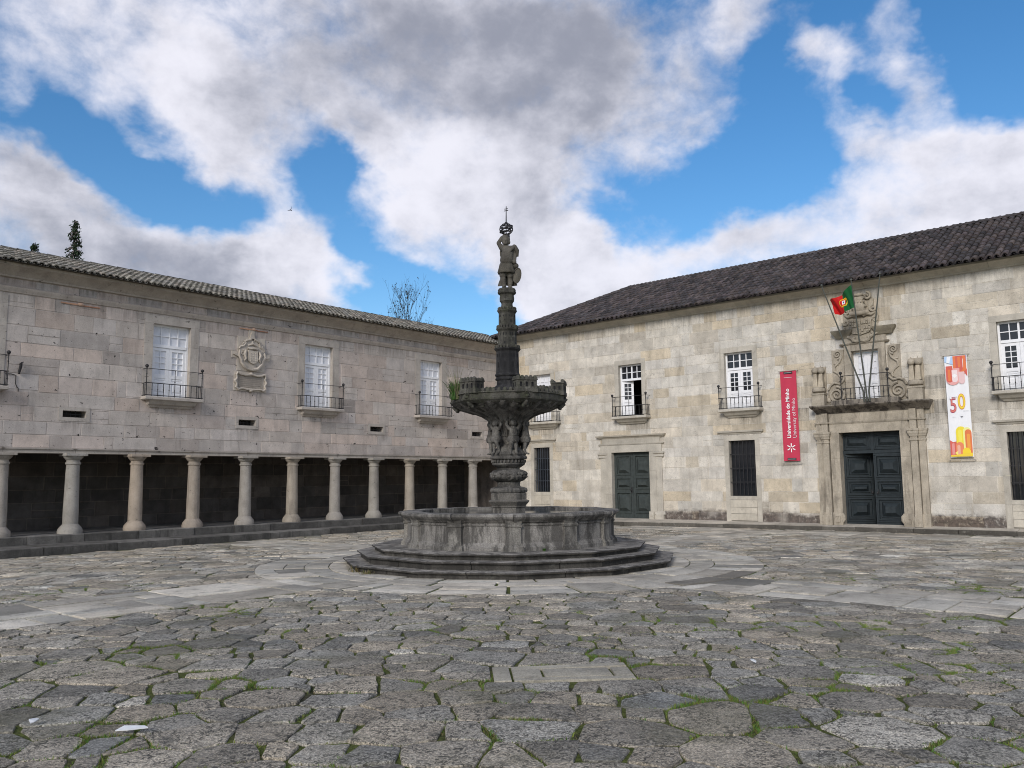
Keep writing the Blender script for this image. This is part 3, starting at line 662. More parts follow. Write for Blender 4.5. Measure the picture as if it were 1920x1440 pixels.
# ------------------------------------------------------------------ arcade wing (left)
PAL_L = [(1, 1, 1), (1.03, .99, .98), (.95, .96, .97), (1.04, .98, .95), (.86, .85, .85), (1.0, 1.0, 1.01), (1.02, .95, .91), (.97, .98, 1.0), (1.05, 1.04, 1.03)]
WEST = -25.0
def arcade_wing():
    root = thing('arcade_building', 'pinkish stone wing with an open colonnade below and four balcony windows above', 'building', (-12, 0, 0))
    ops = []
    vents = [(c-.285, c+.285, 3.29, 3.46) for c in (-21.85, -16.87, -11.95, -6.96, -1.93)]
    for c in (-19.33, -14.36, -9.39, -4.38):
        window(TL, root, c-.545, c+.545, 3.97, 6.0, 'white', MT['trimL'], 5.41, ops, .25, .22)
        balcony(TL, root, c-.86, c+.86, 3.95, .30, MT['trimL'])
    for v in vents:
        ops.append((v[0]-.02, v[1]+.02, v[2]-.02, v[3]+.02))
        s = MB(TL); a0, a1, b0, b1 = v; w = .095
        for bx in ((a0-w, a0, b0-w, b1+w), (a1, a1+w, b0-w, b1+w), (a0, a1, b1, b1+w), (a0, a1, b0-w, b0)): s.box(bx[0], bx[1], -.3, .016, bx[2], bx[3])
        s.quad((a0, -.29, b0), (a1, -.29, b0), (a1, -.29, b1), (a0, -.29, b1), (.06, .06, .06))
        o = s.build('vent_window', MT['trimL'], root)
        g = MB(TL)
        for k in range(1, 5): u = a0+(a1-a0)*k/5; g.tube([(u, -.08, b0), (u, -.08, b1)], .008, 5)
        g.tube([(a0, -.08, (b0+b1)/2), (a1, -.08, (b0+b1)/2)], .008, 5); g.build('grille', MT['iron'], o)
    w = ashlar(TL, WEST, -.001, 2.50, 6.66, ops, PAL_L, (1.06, 1.05, 1.04), rows=(.30, .44), seed=21)
    w.build('wall', MT['wallL'], root, fix=False)
    r = random.Random(2)
    b = MB(TL); u = WEST                                   # lintel course over the columns, block by block
    while u < 0:
        l = min(r.uniform(1.5, 1.75), -u); k = r.gauss(1, .05); b.box(u+.004, u+l-.004, -.62, .006, 2.375, 2.455, (k, k, k*.98)); b.mould(u+.004, u+l-.004, [(.0, 2.455), (.04, 2.465), (.045, 2.495), (.0, 2.505)], (k*.9, k*.9, k*.9), d0=-.05); u += l
    b.build('lintel', MT['trimL'], root)
    c = MB(TL); u = WEST
    c.mould(WEST, -.01, [(0, 6.27), (.03, 6.285), (.05, 6.34), (.075, 6.37), (.085, 6.41), (.03, 6.44), (0, 6.45)], (1.05, 1.02, 1.0), d0=-.05)
    c.mould(WEST, -.01, [(0.0, 6.63), (.06, 6.65), (.075, 6.69), (.10, 6.71), (.19, 6.80), (.30, 6.86), (.34, 6.88), (.36, 6.945), (0, 6.95)], (.95, .92, .88), d0=-.1)
    c.box(WEST, -.005, -.4, .33, 6.93, 7.0, (.7, .68, .65))
    c.build('cornice', MT['trimL'], root, smooth=30)
    # the colonnade: dark interior, floor, ceiling and end wall
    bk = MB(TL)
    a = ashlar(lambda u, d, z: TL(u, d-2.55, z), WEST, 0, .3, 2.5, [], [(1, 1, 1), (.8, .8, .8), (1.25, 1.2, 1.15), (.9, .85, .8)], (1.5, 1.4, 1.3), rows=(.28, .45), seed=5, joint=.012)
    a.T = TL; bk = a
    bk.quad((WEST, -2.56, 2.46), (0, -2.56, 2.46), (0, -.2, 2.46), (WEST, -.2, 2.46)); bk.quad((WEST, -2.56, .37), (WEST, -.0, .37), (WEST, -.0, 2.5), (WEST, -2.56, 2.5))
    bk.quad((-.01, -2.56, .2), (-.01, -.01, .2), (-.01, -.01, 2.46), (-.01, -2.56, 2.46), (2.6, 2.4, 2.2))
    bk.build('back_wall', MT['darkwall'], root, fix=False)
    # stylobate and the lower step
    s = MB(); u = WEST; r = random.Random(8)
    while u < -.3:
        l = min(r.uniform(1.1, 2.2), -.02-u); k = r.uniform(.75, 1.3); e = r.uniform(-.012, .012)
        s.rings([[(u+.006, 2.6, z), (u+l-.006, 2.6, z), (u+l-.006, y, z), (u+.006, y, z)] for y, z in ((-.45+e, -.05), (-.45+e, .33), (-.44+e, .362), (-.41+e, .372))], tint=(k, k, k)); u += l
    u = WEST
    while u < -.3:
        l = min(r.uniform(1.0, 2.4), -.02-u); k = r.uniform(.7, 1.3); y0, y1 = step_edge(u)+.01, step_edge(u+l)+.01; h = .175+r.uniform(-.008, .008)
        s.rings([[(u+.006, -.40, z), (u+l-.006, -.40, z), (u+l-.006, y1+q, z), (u+.006, y0+q, z)] for q, z in ((0, -.06), (0, h-.035), (.012, h-.008), (.04, h))], tint=(k, k, k)); u += l
    tone_wear(s, 0, .55); s.build('step', MT['step'], root, smooth=35)
    # columns
    prof = [(.315, .37), (.32, .43), (.30, .50), (.235, .585), (.208, .61), (.206, 1.1), (.198, 1.6), (.182, 2.09), (.205, 2.10), (.212, 2.125), (.205, 2.15), (.182, 2.155), (.180, 2.205), (.205, 2.215), (.222, 2.24), (.265, 2.28), (.275, 2.305)]
    tints = [(1, .98, .95), (.95, .97, .98), (1.08, .98, .88), (1.02, .95, .88), (.95, .95, .95), (1.05, 1, .92), (1, 1, 1), (.92, .93, .92), (1.03, .98, .9), (1, 1, .98), (.98, .98, .98)]
    xs = [-18.47+1.63*k for k in range(11)] + [-20.1, -21.73, -23.36]
    base = None
    for k, x in enumerate(xs):
        m = MB(); t = tints[k % 11]
        def rf(a, z, x=x):
            q = 8; sq = 1.0
            if z < .55: sq = min(1.12, 1/max(abs(cos((a+pi/8) % (pi/4)-pi/8)), .5))
            return sq*(1+.025*mnoise.noise(Vector((x*5+cos(a)*1.5, sin(a)*1.5, z*2.2))) + .02*mnoise.noise(Vector((x*3+cos(a)*5, sin(a)*5, z*6))))
        m.lathe([(r_*.86, z_) for r_, z_ in prof[:5] + [(.207-.0*z, .61+z*.18) for z in range(1, 3)] + [(.206-.024*((.97+z*.18)-.97)/1.12, .97+z*.18) for z in range(1, 7)] + prof[7:]], 20, rf=rf, cx=x, cy=0, tint=t)
        m.rings([[(x-a_, -a_, z), (x+a_, -a_, z), (x+a_, a_, z), (x-a_, a_, z)] for a_, z in ((.24, 2.305), (.255, 2.312), (.255, 2.368), (.25, 2.374))], tint=t)
        m.build('column', MT['column'], root, smooth=40)
    # tiled roof
    t = MB(); up = Vector((0, 2.45, .86)).normalized(); nn = Vector((0, -.86, 2.45)).normalized()
    pal = [(1, 1, 1), (1.1, 1.08, 1.0), (.85, .84, .82), (1.2, 1.18, 1.1), (.72, .71, .68), (1.05, .97, .9)]
    roof_tiles(t, (WEST, -.50, 6.945), (1, 0, 0), up, nn, -WEST+.6, 2.60, pal, 4, pitch=.165, row=.30)
    t.quad((WEST, -.5, 6.95), (.6, -.5, 6.95), (.6, 1.95, 7.81), (WEST, 1.95, 7.81), (.3, .3, .3)); t.quad((WEST, 1.95, 7.81), (.6, 1.95, 7.81), (.6, 5, 6.7), (WEST, 5, 6.7), (.5, .5, .5))
    rf_ = t.build('roof', MT['tileL'], root, smooth=50, fix=False)
    g = MB(); u = WEST; r = random.Random(9)
    while u < .5:
        k = r.uniform(.35, .6); R_ = [[(x, 1.97+rr*cos(a), 7.81+rr*.8*sin(a)) for a in [pi*q/6 for q in range(7)]] for x, rr in ((u, .13), (u+.42, .11))]
        g.rings(R_, closed=False, cap=False, tint=(k, k, k)); u += .38
    g.build('ridge_tile', MT['tileL'], rf_, fix=False)
    # coat of arms with its inscribed tablet, and the terracotta strips near the string course
    k = MB(TL); k.rk = 1.2; cx = -11.875; t0 = (1.22, 1.20, 1.15); t1 = (1.12, 1.1, 1.06)
    k.box(cx-.47, cx+.47, -.05, .018, 4.93, 5.97, t0); k.box(cx-.10, cx+.12, -.05, .017, 5.97, 6.20, t0); k.box(cx-.66, cx-.47, -.05, .017, 5.30, 5.50, t0); k.box(cx+.47, cx+.66, -.05, .017, 5.30, 5.50, t0); k.box(cx-.55, cx+.55, -.05, .016, 4.32, 4.90, t0)
    k.prism([(cx-.27+.0, 5.05), (cx-.38, 5.25), (cx-.43, 5.5), (cx-.37, 5.68), (cx-.22, 5.74), (cx-.18, 5.86), (cx+.18, 5.86), (cx+.22, 5.74), (cx+.37, 5.68), (cx+.43, 5.5), (cx+.38, 5.25), (cx+.27, 5.05), (cx+.1, 4.97), (cx-.1, 4.97)], .01, .075, t1)
    k.prism([(cx-.155, 5.55), (cx+.155, 5.55), (cx+.16, 5.25), (cx+.08, 5.17), (cx, 5.15), (cx-.08, 5.17), (cx-.16, 5.25)], .07, .14, t0)
    for a in range(3):
        for bz in range(4): k.ball((cx-.08+a*.08, .14, 5.24+bz*.075), (.02, .02, .02), 6, 4, t1)
    k.tube([(cx-.17, .10, 5.62), (cx-.1, .13, 5.60), (cx, .14, 5.62), (cx+.1, .13, 5.60), (cx+.17, .10, 5.62)], .035, 6, t1)
    for sx in (-1, 1):
        k.tube([(cx+sx*.06, .08, 5.90), (cx+sx*.2, .09, 5.85), (cx+sx*.27, .07, 5.80)], .032, 6, t1)
        k.tube([(cx+sx*.22, .08, 5.78), (cx+sx*.28, .08, 5.68), (cx+sx*.40, .07, 5.64), (cx+sx*.43, .06, 5.58)], .028, 6, t1)
        k.tube([(cx+sx*.42, .07, 5.52), (cx+sx*.44, .08, 5.38), (cx+sx*.36, .07, 5.26), (cx+sx*.36, .07, 5.18), (cx+sx*.26, .07, 5.08), (cx+sx*.18, .08, 5.0), (cx, .08, 4.965)], [.025, .04, .035, .03, .045, .035, .035], 6, t1)
        k.tube([(cx+sx*.22, .10, 5.55), (cx+sx*.27, .11, 5.42), (cx+sx*.22, .11, 5.30), (cx+sx*.27, .1, 5.22)], [.03, .045, .035, .02], 6, t1)
        spiral(k, (cx+sx*.33, 5.46), .08, 1.2, .085, .022, sx, pi/2, 20, t1); spiral(k, (cx+sx*.28, 5.72), .06, 1.1, .08, .02, -sx, 0, 16, t1)
        k.prism([(cx+sx*.48, 5.34), (cx+sx*.62, 5.40), (cx+sx*.48, 5.46)], .01, .08, t1)
        k.tube([(cx+sx*.50, .05, 4.78), (cx+sx*.46, .06, 4.86), (cx+sx*.36, .06, 4.82), (cx+sx*.2, .06, 4.80), (cx, .07, 4.83)], .028, 6, t1)
        k.tube([(cx+sx*.50, .05, 4.78), (cx+sx*.47, .05, 4.70), (cx+sx*.53, .06, 4.61), (cx+sx*.47, .05, 4.52), (cx+sx*.50, .05, 4.42), (cx+sx*.42, .06, 4.36), (cx+sx*.3, .05, 4.40), (cx, .06, 4.36)], .027, 6, t1)
        k.ball((cx+sx*.52, .04, 4.61), (.05, .04, .06), 8, 6, t1)
    k.prism([(cx-.09, 5.92), (cx+.09, 5.92), (cx+.03, 6.12), (cx-.01, 6.15)], .01, .08, t1); k.ball((cx, .06, 5.80), (.05, .05, .07), 8, 6, t1); k.tube([(cx-.16, .06, 5.70), (cx, .10, 5.76), (cx+.16, .06, 5.70)], .03, 6, t1)
    k.box(cx-.40, cx+.40, .01, .03, 4.44, 4.76, (.75, .73, .70)); k.ball((cx, .05, 4.34), (.07, .05, .05), 8, 6, t1); k.ball((cx, .05, 4.85), (.07, .05, .05), 8, 6, t1)
    for j in range(5): k.box(cx-.36, cx+.36, .028, .034, 4.48+j*.055, 4.503+j*.055, (.62, .60, .58))
    k.build('coat_of_arms', MT['trimL'], root, smooth=45)
    for cx in (-16.85, -11.8):
        rr = MB(TL); rr.box(cx-.48, cx-.08, .0, .03, 6.19, 6.225, (1.2, .75, .55)); rr.box(cx+.05, cx+.48, .0, .028, 6.185, 6.21, (.9, .5, .36)); rr.ball((cx, .02, 6.22), (.08, .05, .045), 8, 6, (1.2, .9, .75))
        rr.build('bracket', MT['trimL'], root)
    return root
arcade_wing()

# ------------------------------------------------------------------ palace (right)
PAL_R = [(1, 1, 1), (1.02, 1.0, .97), (.98, .98, .99), (1.03, .98, .91), (.90, .88, .85), (1.0, 1.0, 1.0), (1.03, 1.02, 1.01), (.93, .88, .80), (1.0, .98, .95), (1.05, 1.04, 1.02), (1, .99, .98), (1.0, .91, .77), (.90, .83, .72), (1.04, 1.03, 1.02), (.90, .87, .83)]
SOUTH = -26.0
def raised(mb, u0, u1, z0, z1, d, big=True):
    mb.nested(u0, u1, z0, z1, [(0, d), (.0, d+.032), (.03, d+.032), (.04, d-.022), (.075, d-.022), (.085, d+.012), (.11, d+.012), (.118, d-.012), (.118+min(u1-u0, z1-z0)*(.17 if big else .15), d+.085)])
def leaf(T, parent, u0, u1, zs, d, mat, lo, hi, name='door_leaf', handle=None, hinge=None, ang=0.0, plainer=False):
    def TT(u, dd, z):
        if hinge is None: return T(u, dd, z)
        hu = u0 if hinge == 0 else u1; a = u-hu; b = dd-d; ca, sa = cos(ang), sin(ang)
        return T(hu + a*ca - b*sa, d + a*sa + b*ca, z)
    m = MB(TT); m.box(u0, u1, d-.06, d-.025, lo, hi); zz = [lo]+[x for q in zs for x in ((q[0]+.001, q[1]-.001) if plainer else q)]+[hi]; ww = .089 if plainer else .059; m.box(u0, u0+ww, d-.03, d, lo, hi); m.box(u1-ww, u1, d-.03, d, lo, hi); [m.box(u0+ww, u1-ww, d-.03, d-.001, zz[q], zz[q+1]) for q in range(0, len(zz), 2)]
    for a, b in zs:
        if plainer: m.nested(u0+.09, u1-.09, a, b, [(0, d), (0, d+.026), (.028, d+.026), (.036, d-.022), (.075, d-.022), (.075+min(u1-u0-.18, b-a)*.17, d+.075)])
        else: raised(m, u0+.06, u1-.06, a, b, d)
    if not plainer:
        for zb in [q[0]-.035 for q in zs] + [zs[-1][1]+.02]: m.box(u0+.02, u1-.02, d-.001, d+.025, zb-.016, zb+.016)
    o = m.build(name, mat, parent)
    if handle:
        h = MB(TT); h.ball((handle[0], d+.05, handle[1]), (.03, .03, .045), 8, 6); h.box(handle[0]-.03, handle[0]+.03, d, d+.012, handle[1]-.11, handle[1]+.11); h.build('handle', MT['iron'], o)
    return o
def palace():
    root = thing('palace_building', 'pale ashlar building with a carved portal, barred ground windows and dark hipped tile roof', 'building', (0, -13, 0))
    ops = []
    # balcony windows
    for (u1, u0, z0, z1, st, b1, b0) in ((-1.32, -2.18, 3.88, 5.73, 'white', -1.02, -2.70), (-5.36, -6.34, 3.89, 5.73, 'open', -5.18, -6.72), (-9.58, -10.58, 3.86, 5.73, 'dark', -9.42, -10.93), (-17.64, -18.64, 3.86, 5.73, 'dark', -17.44, -18.9), (-21.9, -22.9, 3.86, 5.73, 'dark', -21.7, -23.1)):
        window(TR, root, u0, u1, z0, z1, st, MT['trimR'], 5.19, ops, .17, .17)
        balcony(TR, root, b0, b1, 3.83, .32, MT['trimR'], nb=9, rail=.37, top=.74)
    # barred ground-floor windows
    for (u1, u0, z0, z1, l1, l0, blue) in ((-1.28, -2.08, 1.11, 2.84, -.98, -2.39, 1), (-9.63, -10.55, .99, 2.80, -9.30, -10.84, 0), (-17.69, -18.65, .92, 2.73, -17.42, -18.95, 0), (-21.95, -22.9, .92, 2.73, -21.7, -23.2, 0)):
        ops.append((u0-.1, u1+.1, .16, z1+.05))
        s = MB(TR); surround(s, u0, u1, z0, z1, .16, .16, .12, d=.012)
        s.box(u0-.16, u0+.001, -.3, .013, .16, z0-.12); s.box(u1-.001, u1+.16, -.3, .013, .16, z0-.12)
        zs = [.20, .42, .63, z0-.125]
        for a, b in zip(zs, zs[1:]): k = random.uniform(.98, 1.12); s.box(u0+.008, u1-.008, -.1, .03, a+.006, b-.004, (k, k*.99, k*.97))
        s.box(u0, u1, -.1, .005, .15, .2, (.5, .5, .5))
        zc = z1+.20
        s.mould(l0+.08, l1-.08, [(.0, zc), (.03, zc+.01), (.05, zc+.05), (.10, zc+.07), (.115, zc+.12), (0, zc+.13)], d0=-.05)
        s.quad((u0, -.29, z0), (u1, -.29, z0), (u1, -.29, z1), (u0, -.29, z1), (.02, .022, .026))
        o = s.build('barred_window', MT['trimR'], root)
        g = MB(TR); nb = 7
        for k in range(nb):
            u = u0+(u1-u0)*(k+.5)/nb; g.tube([(u, -.06, z0), (u, -.06, z1)], .013, 6)
            for q in range(1, 9): g.ball((u, -.06, z0+(z1-z0)*q/9), (.02, .02, .028), 6, 4)
        for q in range(1, 4): zz = z0+(z1-z0)*q/4; g.box(u0, u1, -.066, -.054, zz-.012, zz+.012)
        g.build('grille', MT['grille'] if blue else MT['iron'], o)
        c = MB(TR); c.quad((u0+.001, -.20, z0), (u1-.001, -.20, z0), (u1-.001, -.20, z1), (u0+.001, -.20, z1)); c.build('pane', MT['glass'], o)
    # side door with pilasters
    D0, D1, DZ = -6.60, -5.0, 2.54
    ops.append((D0-.15, D1+.15, .1, DZ+.2))
    s = MB(TR); surround(s, D0, D1, .16, DZ, .27, .26, d=.06, tint=(.98, .98, .98))
    for a in (D0-.50, D1+.27):
        s.box(a, a+.23, -.02, .045, .46, 2.36); s.box(a-.03, a+.26, -.02, .09, .14, .34); s.mould(a, a+.23, [(.09, .34), (.07, .40), (.05, .46)])
        s.mould(a, a+.23, [(.05, 2.34), (.075, 2.36), (.075, 2.39), (.05, 2.41), (.05, 2.44), (.09, 2.47), (.10, 2.52), (.05, 2.54)]); s.box(a, a+.23, -.02, .055, 2.54, 2.80)
    s.box(D0-.16, D0+.02, .061, .13, .14, .44); s.box(D1-.02, D1+.16, .061, .13, .14, .44); s.ball((D1+.07, .10, .33), (.10, .05, .12), 10, 6); s.ball((D0-.07, .10, .33), (.10, .05, .12), 10, 6)
    s.mould(D0-.52, D1+.50, [(0, 2.80), (.06, 2.81), (.08, 2.85), (.03, 2.87)]); s.box(D0-.44, D1+.42, -.02, .05, 2.86, 3.05, (.86, .86, .86))
    s.mould(D0-.52, D1+.50, [(0, 3.04), (.06, 3.05), (.09, 3.09), (.14, 3.11), (.155, 3.16), (0, 3.17)], (.92, .9, .87)); s.box(D0-.1, D1+.1, -.3, -.2, .12, DZ+.1, (.2, .2, .2))
    dr = s.build('side_doorway', MT['trimR'], root, smooth=25)
    um = (D0+D1)/2
    for a, b in ((D0+.0, um-.004), (um+.004, D1-.0)):
        leaf(TR, dr, a, b, [(.36, 1.10), (1.22, 1.62), (1.72, 2.42)], -.12, MT['green'], .17, DZ, plainer=True, handle=(um+(.07 if a > um else -.07), 1.18) if a > um else None)
    # main portal
    P0, P1, PZ = -15.01, -13.28, 2.90; pm = (P0+P1)/2
    ops.append((P0-.1, P1+.1, .1, PZ+.1))
    s = MB(TR); surround(s, P0, P1, .17, PZ, .27, .27, d=.10, back=-.45)
    for a0, a1, side in ((P0-.69, P0-.29, -1), (P1+.29, P1+.69, 1)):
        w = a1-a0; mid = (a0+a1)/2; i0, i1 = (mid, a1) if side < 0 else (a0, mid)      # inner pilaster stands further forward
        o0, o1 = (a0, mid) if side < 0 else (mid, a1)
        for b0, b1, dd in ((i0, i1, .16), (o0, o1, .09)):
            s.box(b0+.01, b1-.01, -.02, dd, .52, 2.62); s.nested(b0+.035, b1-.035, .60, 2.52, [(0, dd+.001), (.012, dd-.018), (.05, dd-.018)])
            s.box(b0-.005, b1+.005, -.02, dd+.05, .15, .44); s.mould(b0+.01, b1-.01, [(dd+.05, .44), (dd+.03, .47), (dd+.02, .50), (dd, .53)]) if 0 else s.box(b0, b1, -.02, dd+.025, .44, .52)
            s.nested(b0+.03, b1-.03, .20, .40, [(0, dd+.051), (.02, dd+.036), (.04, dd+.036), (.05, dd+.06)])
            s.rings([[(b0+.01-e, -.02, z), (b0+.01-e, dd+e, z), (b1-.01+e, dd+e, z), (b1-.01+e, -.02, z)] for e, z in ((0, 2.58), (.02, 2.60), (.02, 2.63), (0, 2.65), (.0, 2.70), (.025, 2.72), (.03, 2.76), (.055, 2.80), (.06, 2.86), (.075, 2.88), (.075, 2.93), (0, 2.935))])
            for q in range(3): s.box(b0+.03+q*.05, b0+.055+q*.05, dd, dd+.015, 2.655, 2.695)
            s.box(b0+.01, b1-.01, -.02, dd+.01, 2.93, 3.50); s.rings([[(b0+.005-e, -.02, z), (b0+.005-e, dd+.02+e, z), (b1-.005+e, dd+.02+e, z), (b1-.005+e, -.02, z)] for e, z in ((0, 3.17), (.02, 3.185), (.03, 3.22), (0, 3.235))])
    for a, sgn in ((P0-.13, -1), (P1+.13, 1)):            # volute feet of the jambs
        s.box(a-.14, a+.14, .101, .165, .15, .52); s.tube([(a-sgn*.12, .13, .50), (a-sgn*.17, .14, .42), (a-sgn*.17, .14, .32), (a-sgn*.10, .14, .2)], [.03, .045, .045, .03], 8)
        s.prism([(a-.07, .24), (a+.07, .24), (a+.07*sgn*-1, .42)], .16, .19); spiral(s, (a, .33), .11, 1.0, .17, .014, sgn, 0, 18)
    s.box(P0-.27, P1+.27, -.02, .12, 3.17, 3.20); s.mould(P0-.29, P1+.29, [(.10, 3.17), (.125, 3.18), (.14, 3.215), (.10, 3.24)]); s.box(P0-.28, P1+.28, -.02, .095, 3.235, 3.5)
    po = s.build('portal', MT['carved'], root, smooth=25)
    c = MB(TR); q0, q1 = P0-.80, P1+.60
    c.mould(q0, q1, [(.0, 3.48), (.12, 3.49), (.15, 3.53), (.22, 3.56), (.26, 3.60), (.36, 3.64), (.42, 3.68), (.44, 3.70), (.44, 3.73), (.0, 3.76)], side=.30)
    c.box(P0-.1, P1+.1, 0, .34, 3.74, 3.86); c.build('cornice', MT['cornD'], po, smooth=30)
    dm = MB(TR); dm.rings([[(P0-.2, -.45, .16), (P1+.2, -.45, .16), (P1+.2, -.45, PZ+.1), (P0-.2, -.45, PZ+.1)], [(P0-.2, -2.6, .16), (P1+.2, -2.6, .16), (P1+.2, -2.6, PZ+.1), (P0-.2, -2.6, PZ+.1)]], cap=False); dm.quad((P0-.2, -2.6, .16), (P1+.2, -2.6, .16), (P1+.2, -2.6, PZ), (P0-.2, -2.6, PZ)); dm.build('dark_interior', MT['dark'], po)
    tr = MB(TR); tz = 2.29
    tr.box(P0, P1, -.30, -.22, tz-.02, PZ); tr.box(P0, P1, -.22, -.18, tz-.02, tz+.07); tr.box(pm-.045, pm+.045, -.22, -.185, tz+.07, PZ)
    for a, b in ((P0+.02, pm-.05), (pm+.05, P1-.02)): tr.nested(a, b, tz+.09, PZ-.04, [(0, -.22), (0, -.19), (.025, -.19), (.035, -.215), (.07, -.215), (.08, -.20), (.11, -.20), (.118, -.215), (.20, -.15)])
    tr.build('transom_panel', MT['navy'], po)
    zz = [(.30, .93), (1.02, 1.46), (1.56, 2.20)]
    leaf(TR, po, P0+.01, pm-.005, zz, -.19, MT['navy'], .175, tz-.03, handle=(pm-.09, 1.10))
    leaf(TR, po, pm+.005, P1-.01, zz, -.19, MT['navy'], .175, tz-.03, hinge=1, ang=radians(36), handle=(pm+.08, 1.10))
    # the balcony storey over the portal
    B0, B1, BZ0, BZ1 = -14.55, -13.77, 3.87, 5.34
    ops.append((B0-.1, B1+.1, BZ0-.05, BZ1+.05))
    s = MB(TR); s.rk = 1.3; surround(s, B0, B1, BZ0, BZ1, .20, .18, d=.09)
    s.box(B0-.24, B1+.24, -.02, .07, BZ1+.18, BZ1+.46); s.mould(B0-.20, B1+.20, [(.07, BZ1+.17), (.11, BZ1+.19), (.13, BZ1+.23), (.07, BZ1+.25)])
    for a0, a1, sg in ((B0-.42, B0-.02, -1), (B1+.02, B1+.42, 1)):        # two ends of the broken pediment
        s.rings([[(a0-e, -.02, z), (a0-e, .10+e, z), (a1+e, .10+e, z), (a1+e, -.02, z)] for e, z in ((0, 5.76), (.02, 5.80), (.04, 5.84), (.09, 5.90), (.11, 5.95), (.12, 5.99), (0, 6.0))], tint=(.6, .6, .56))
    for sg, ue in ((-1, B0-.24), (1, B1+.24)):             # volute consoles flanking the window
        a0, a1 = sorted((ue, ue+sg*.36)); s.box(a0, a1, -.02, .035, 4.45, 5.42, (.95, .95, .95))
        spiral(s, (ue+sg*.18, 5.28), .13, 1.75, .06, .026, -sg, -pi/2, 34); s.tube([(ue+sg*.05, .05, 5.22), (ue+sg*.12, .06, 5.05), (ue+sg*.28, .06, 4.92), (ue+sg*.30, .06, 4.78), (ue+sg*.18, .06, 4.70), (ue+sg*.10, .05, 4.56), (ue+sg*.14, .05, 4.47)], .026, 7)
        s.tube([(ue+sg*.30, .05, 5.0), (ue+sg*.2, .05, 5.02), (ue+sg*.14, .05, 4.98)], .02, 6)
        c0 = (ue+sg*.25, 4.05)                             # the big scroll
        s.prism([(ue, 3.80), (ue, 4.48), (ue+sg*.12, 4.42), (ue+sg*.34, 4.40), (ue+sg*.50, 4.28), (ue+sg*.56, 3.80)], -.02, .04, (.95, .95, .95))
        spiral(s, c0, .26, 2.3, .075, .036, sg, pi/2 if sg > 0 else pi/2, 60); s.tube([(ue+sg*.0, .06, 4.62), (ue+sg*.03, .07, 4.48), (ue+sg*.14, .07, 4.38), (ue+sg*.30, .08, 4.42), (ue+sg*.42, .07, 4.36), (ue+sg*.50, .06, 4.22)], .03, 7)
        s.ball((ue+sg*.50, .05, 3.90), (.07, .05, .08), 8, 6); s.ball((ue+sg*.04, .05, 3.88), (.06, .05, .07), 8, 6)
        uc = ue+sg*.76                                      # twin-headed pedestal finial
        s.box(uc-.19, uc+.19, -.02, .26, 3.74, 4.10); s.box(uc-.21, uc+.21, -.02, .28, 4.08, 4.13); s.nested(uc-.13, uc+.13, 3.80, 4.04, [(0, .261), (.02, .24), (.05, .24)]); s.box(uc-.20, uc+.20, -.02, .04, 4.1, 4.95, (1.05, 1.03, 1.0))
        s.lathe([(.12, 4.13), (.19, 4.18), (.20, 4.23), (.19, 4.28), (.13, 4.31)], 16, rf=lambda a, z: 1+.05*abs(sin(5*a)), cx=uc, cy=.14)
        s.ball((uc, .18, 4.15), (.05, .09, .05), 8, 6, (.4, .4, .4))
        for q in (-1, 1):
            s.rings([[(uc+q*.085-e, .04, z), (uc+q*.085-e, .14+e, z), (uc+q*.085+e, .14+e, z), (uc+q*.085+e, .04, z)] for e, z in ((.08, 4.31), (.05, 4.72), (.05, 4.73))], tint=(1.1, 1.08, 1.04))
            s.ball((uc+q*.095, .14, 4.83), (.11, .11, .10), 10, 8); s.tube([(uc+q*.09, .14, 4.91), (uc+q*.09, .14, 4.98)], [.025, .01], 6)
    st = s.build('portal_balcony_storey', MT['carved'], root, smooth=40)
    f = MB(TR); g = MB(TR)
    for a, b in ((B0, B0+.05), (B1-.05, B1)): f.box(a, b, -.2, -.13, BZ0, BZ1)
    f.box(B0+.05, B1-.05, -.2, -.131, BZ1-.05, BZ1); f.build('frame', MT['white'], st); bm_ = (B0+B1)/2
    casement(TR, st, B0+.05, bm_-.002, BZ0+.01, BZ1-.06, -.14, MT['shutter'], split=.36); casement(TR, st, bm_+.002, B1-.05, BZ0+.01, BZ1-.06, -.14, MT['shutter'], split=.36)
    i = MB(TR); zs = 3.86; d = .33; a0, a1 = B0-.30, B1+.26; rail, top = .34, .78
    for u in (a0, a1):
        i.tube([(u, d, zs), (u, d, zs+top)], .014, 6); i.ball((u, d, zs+top+.03), .05); i.ball((u, d, zs+.55), .024, 6, 4)
        for q in (.03, rail, top-.06): i.tube([(u, d, zs+q), (u, 0, zs+q)], .010, 5)
    for q in (.03, rail, top-.06): i.tube([(a0, d, zs+q), (a1, d, zs+q)], .011, 6)
    for k in range(1, 10): u = a0+(a1-a0)*k/10; i.tube([(u, d, zs), (u, d, zs+rail)], .010, 5); i.ball((u, d, zs+rail*.5), .02, 6, 4)
    i.build('railing', MT['iron'], st, smooth=50)
    # coat of arms under a crowned helm
    k = MB(TR); k.rk = 1.4; cu = -14.10; t = (.92, .92, .90)
    k.prism([(cu-.48, 6.05), (cu-.52, 6.30), (cu-.46, 6.52), (cu-.40, 6.62), (cu-.40, 6.85), (cu-.25, 7.02), (cu+.25, 7.04), (cu+.36, 6.86), (cu+.42, 6.62), (cu+.50, 6.50), (cu+.50, 6.10), (cu+.46, 5.82), (cu+.20, 5.62), (cu-.20, 5.60), (cu-.44, 5.80)], 0, .088, t)
    k.prism([(cu-.33, 6.28), (cu+.33, 6.28), (cu+.34, 5.98), (cu+.24, 5.86), (cu, 5.80), (cu-.24, 5.86), (cu-.34, 5.98)], .06, .14, t)
    r = random.Random(3)
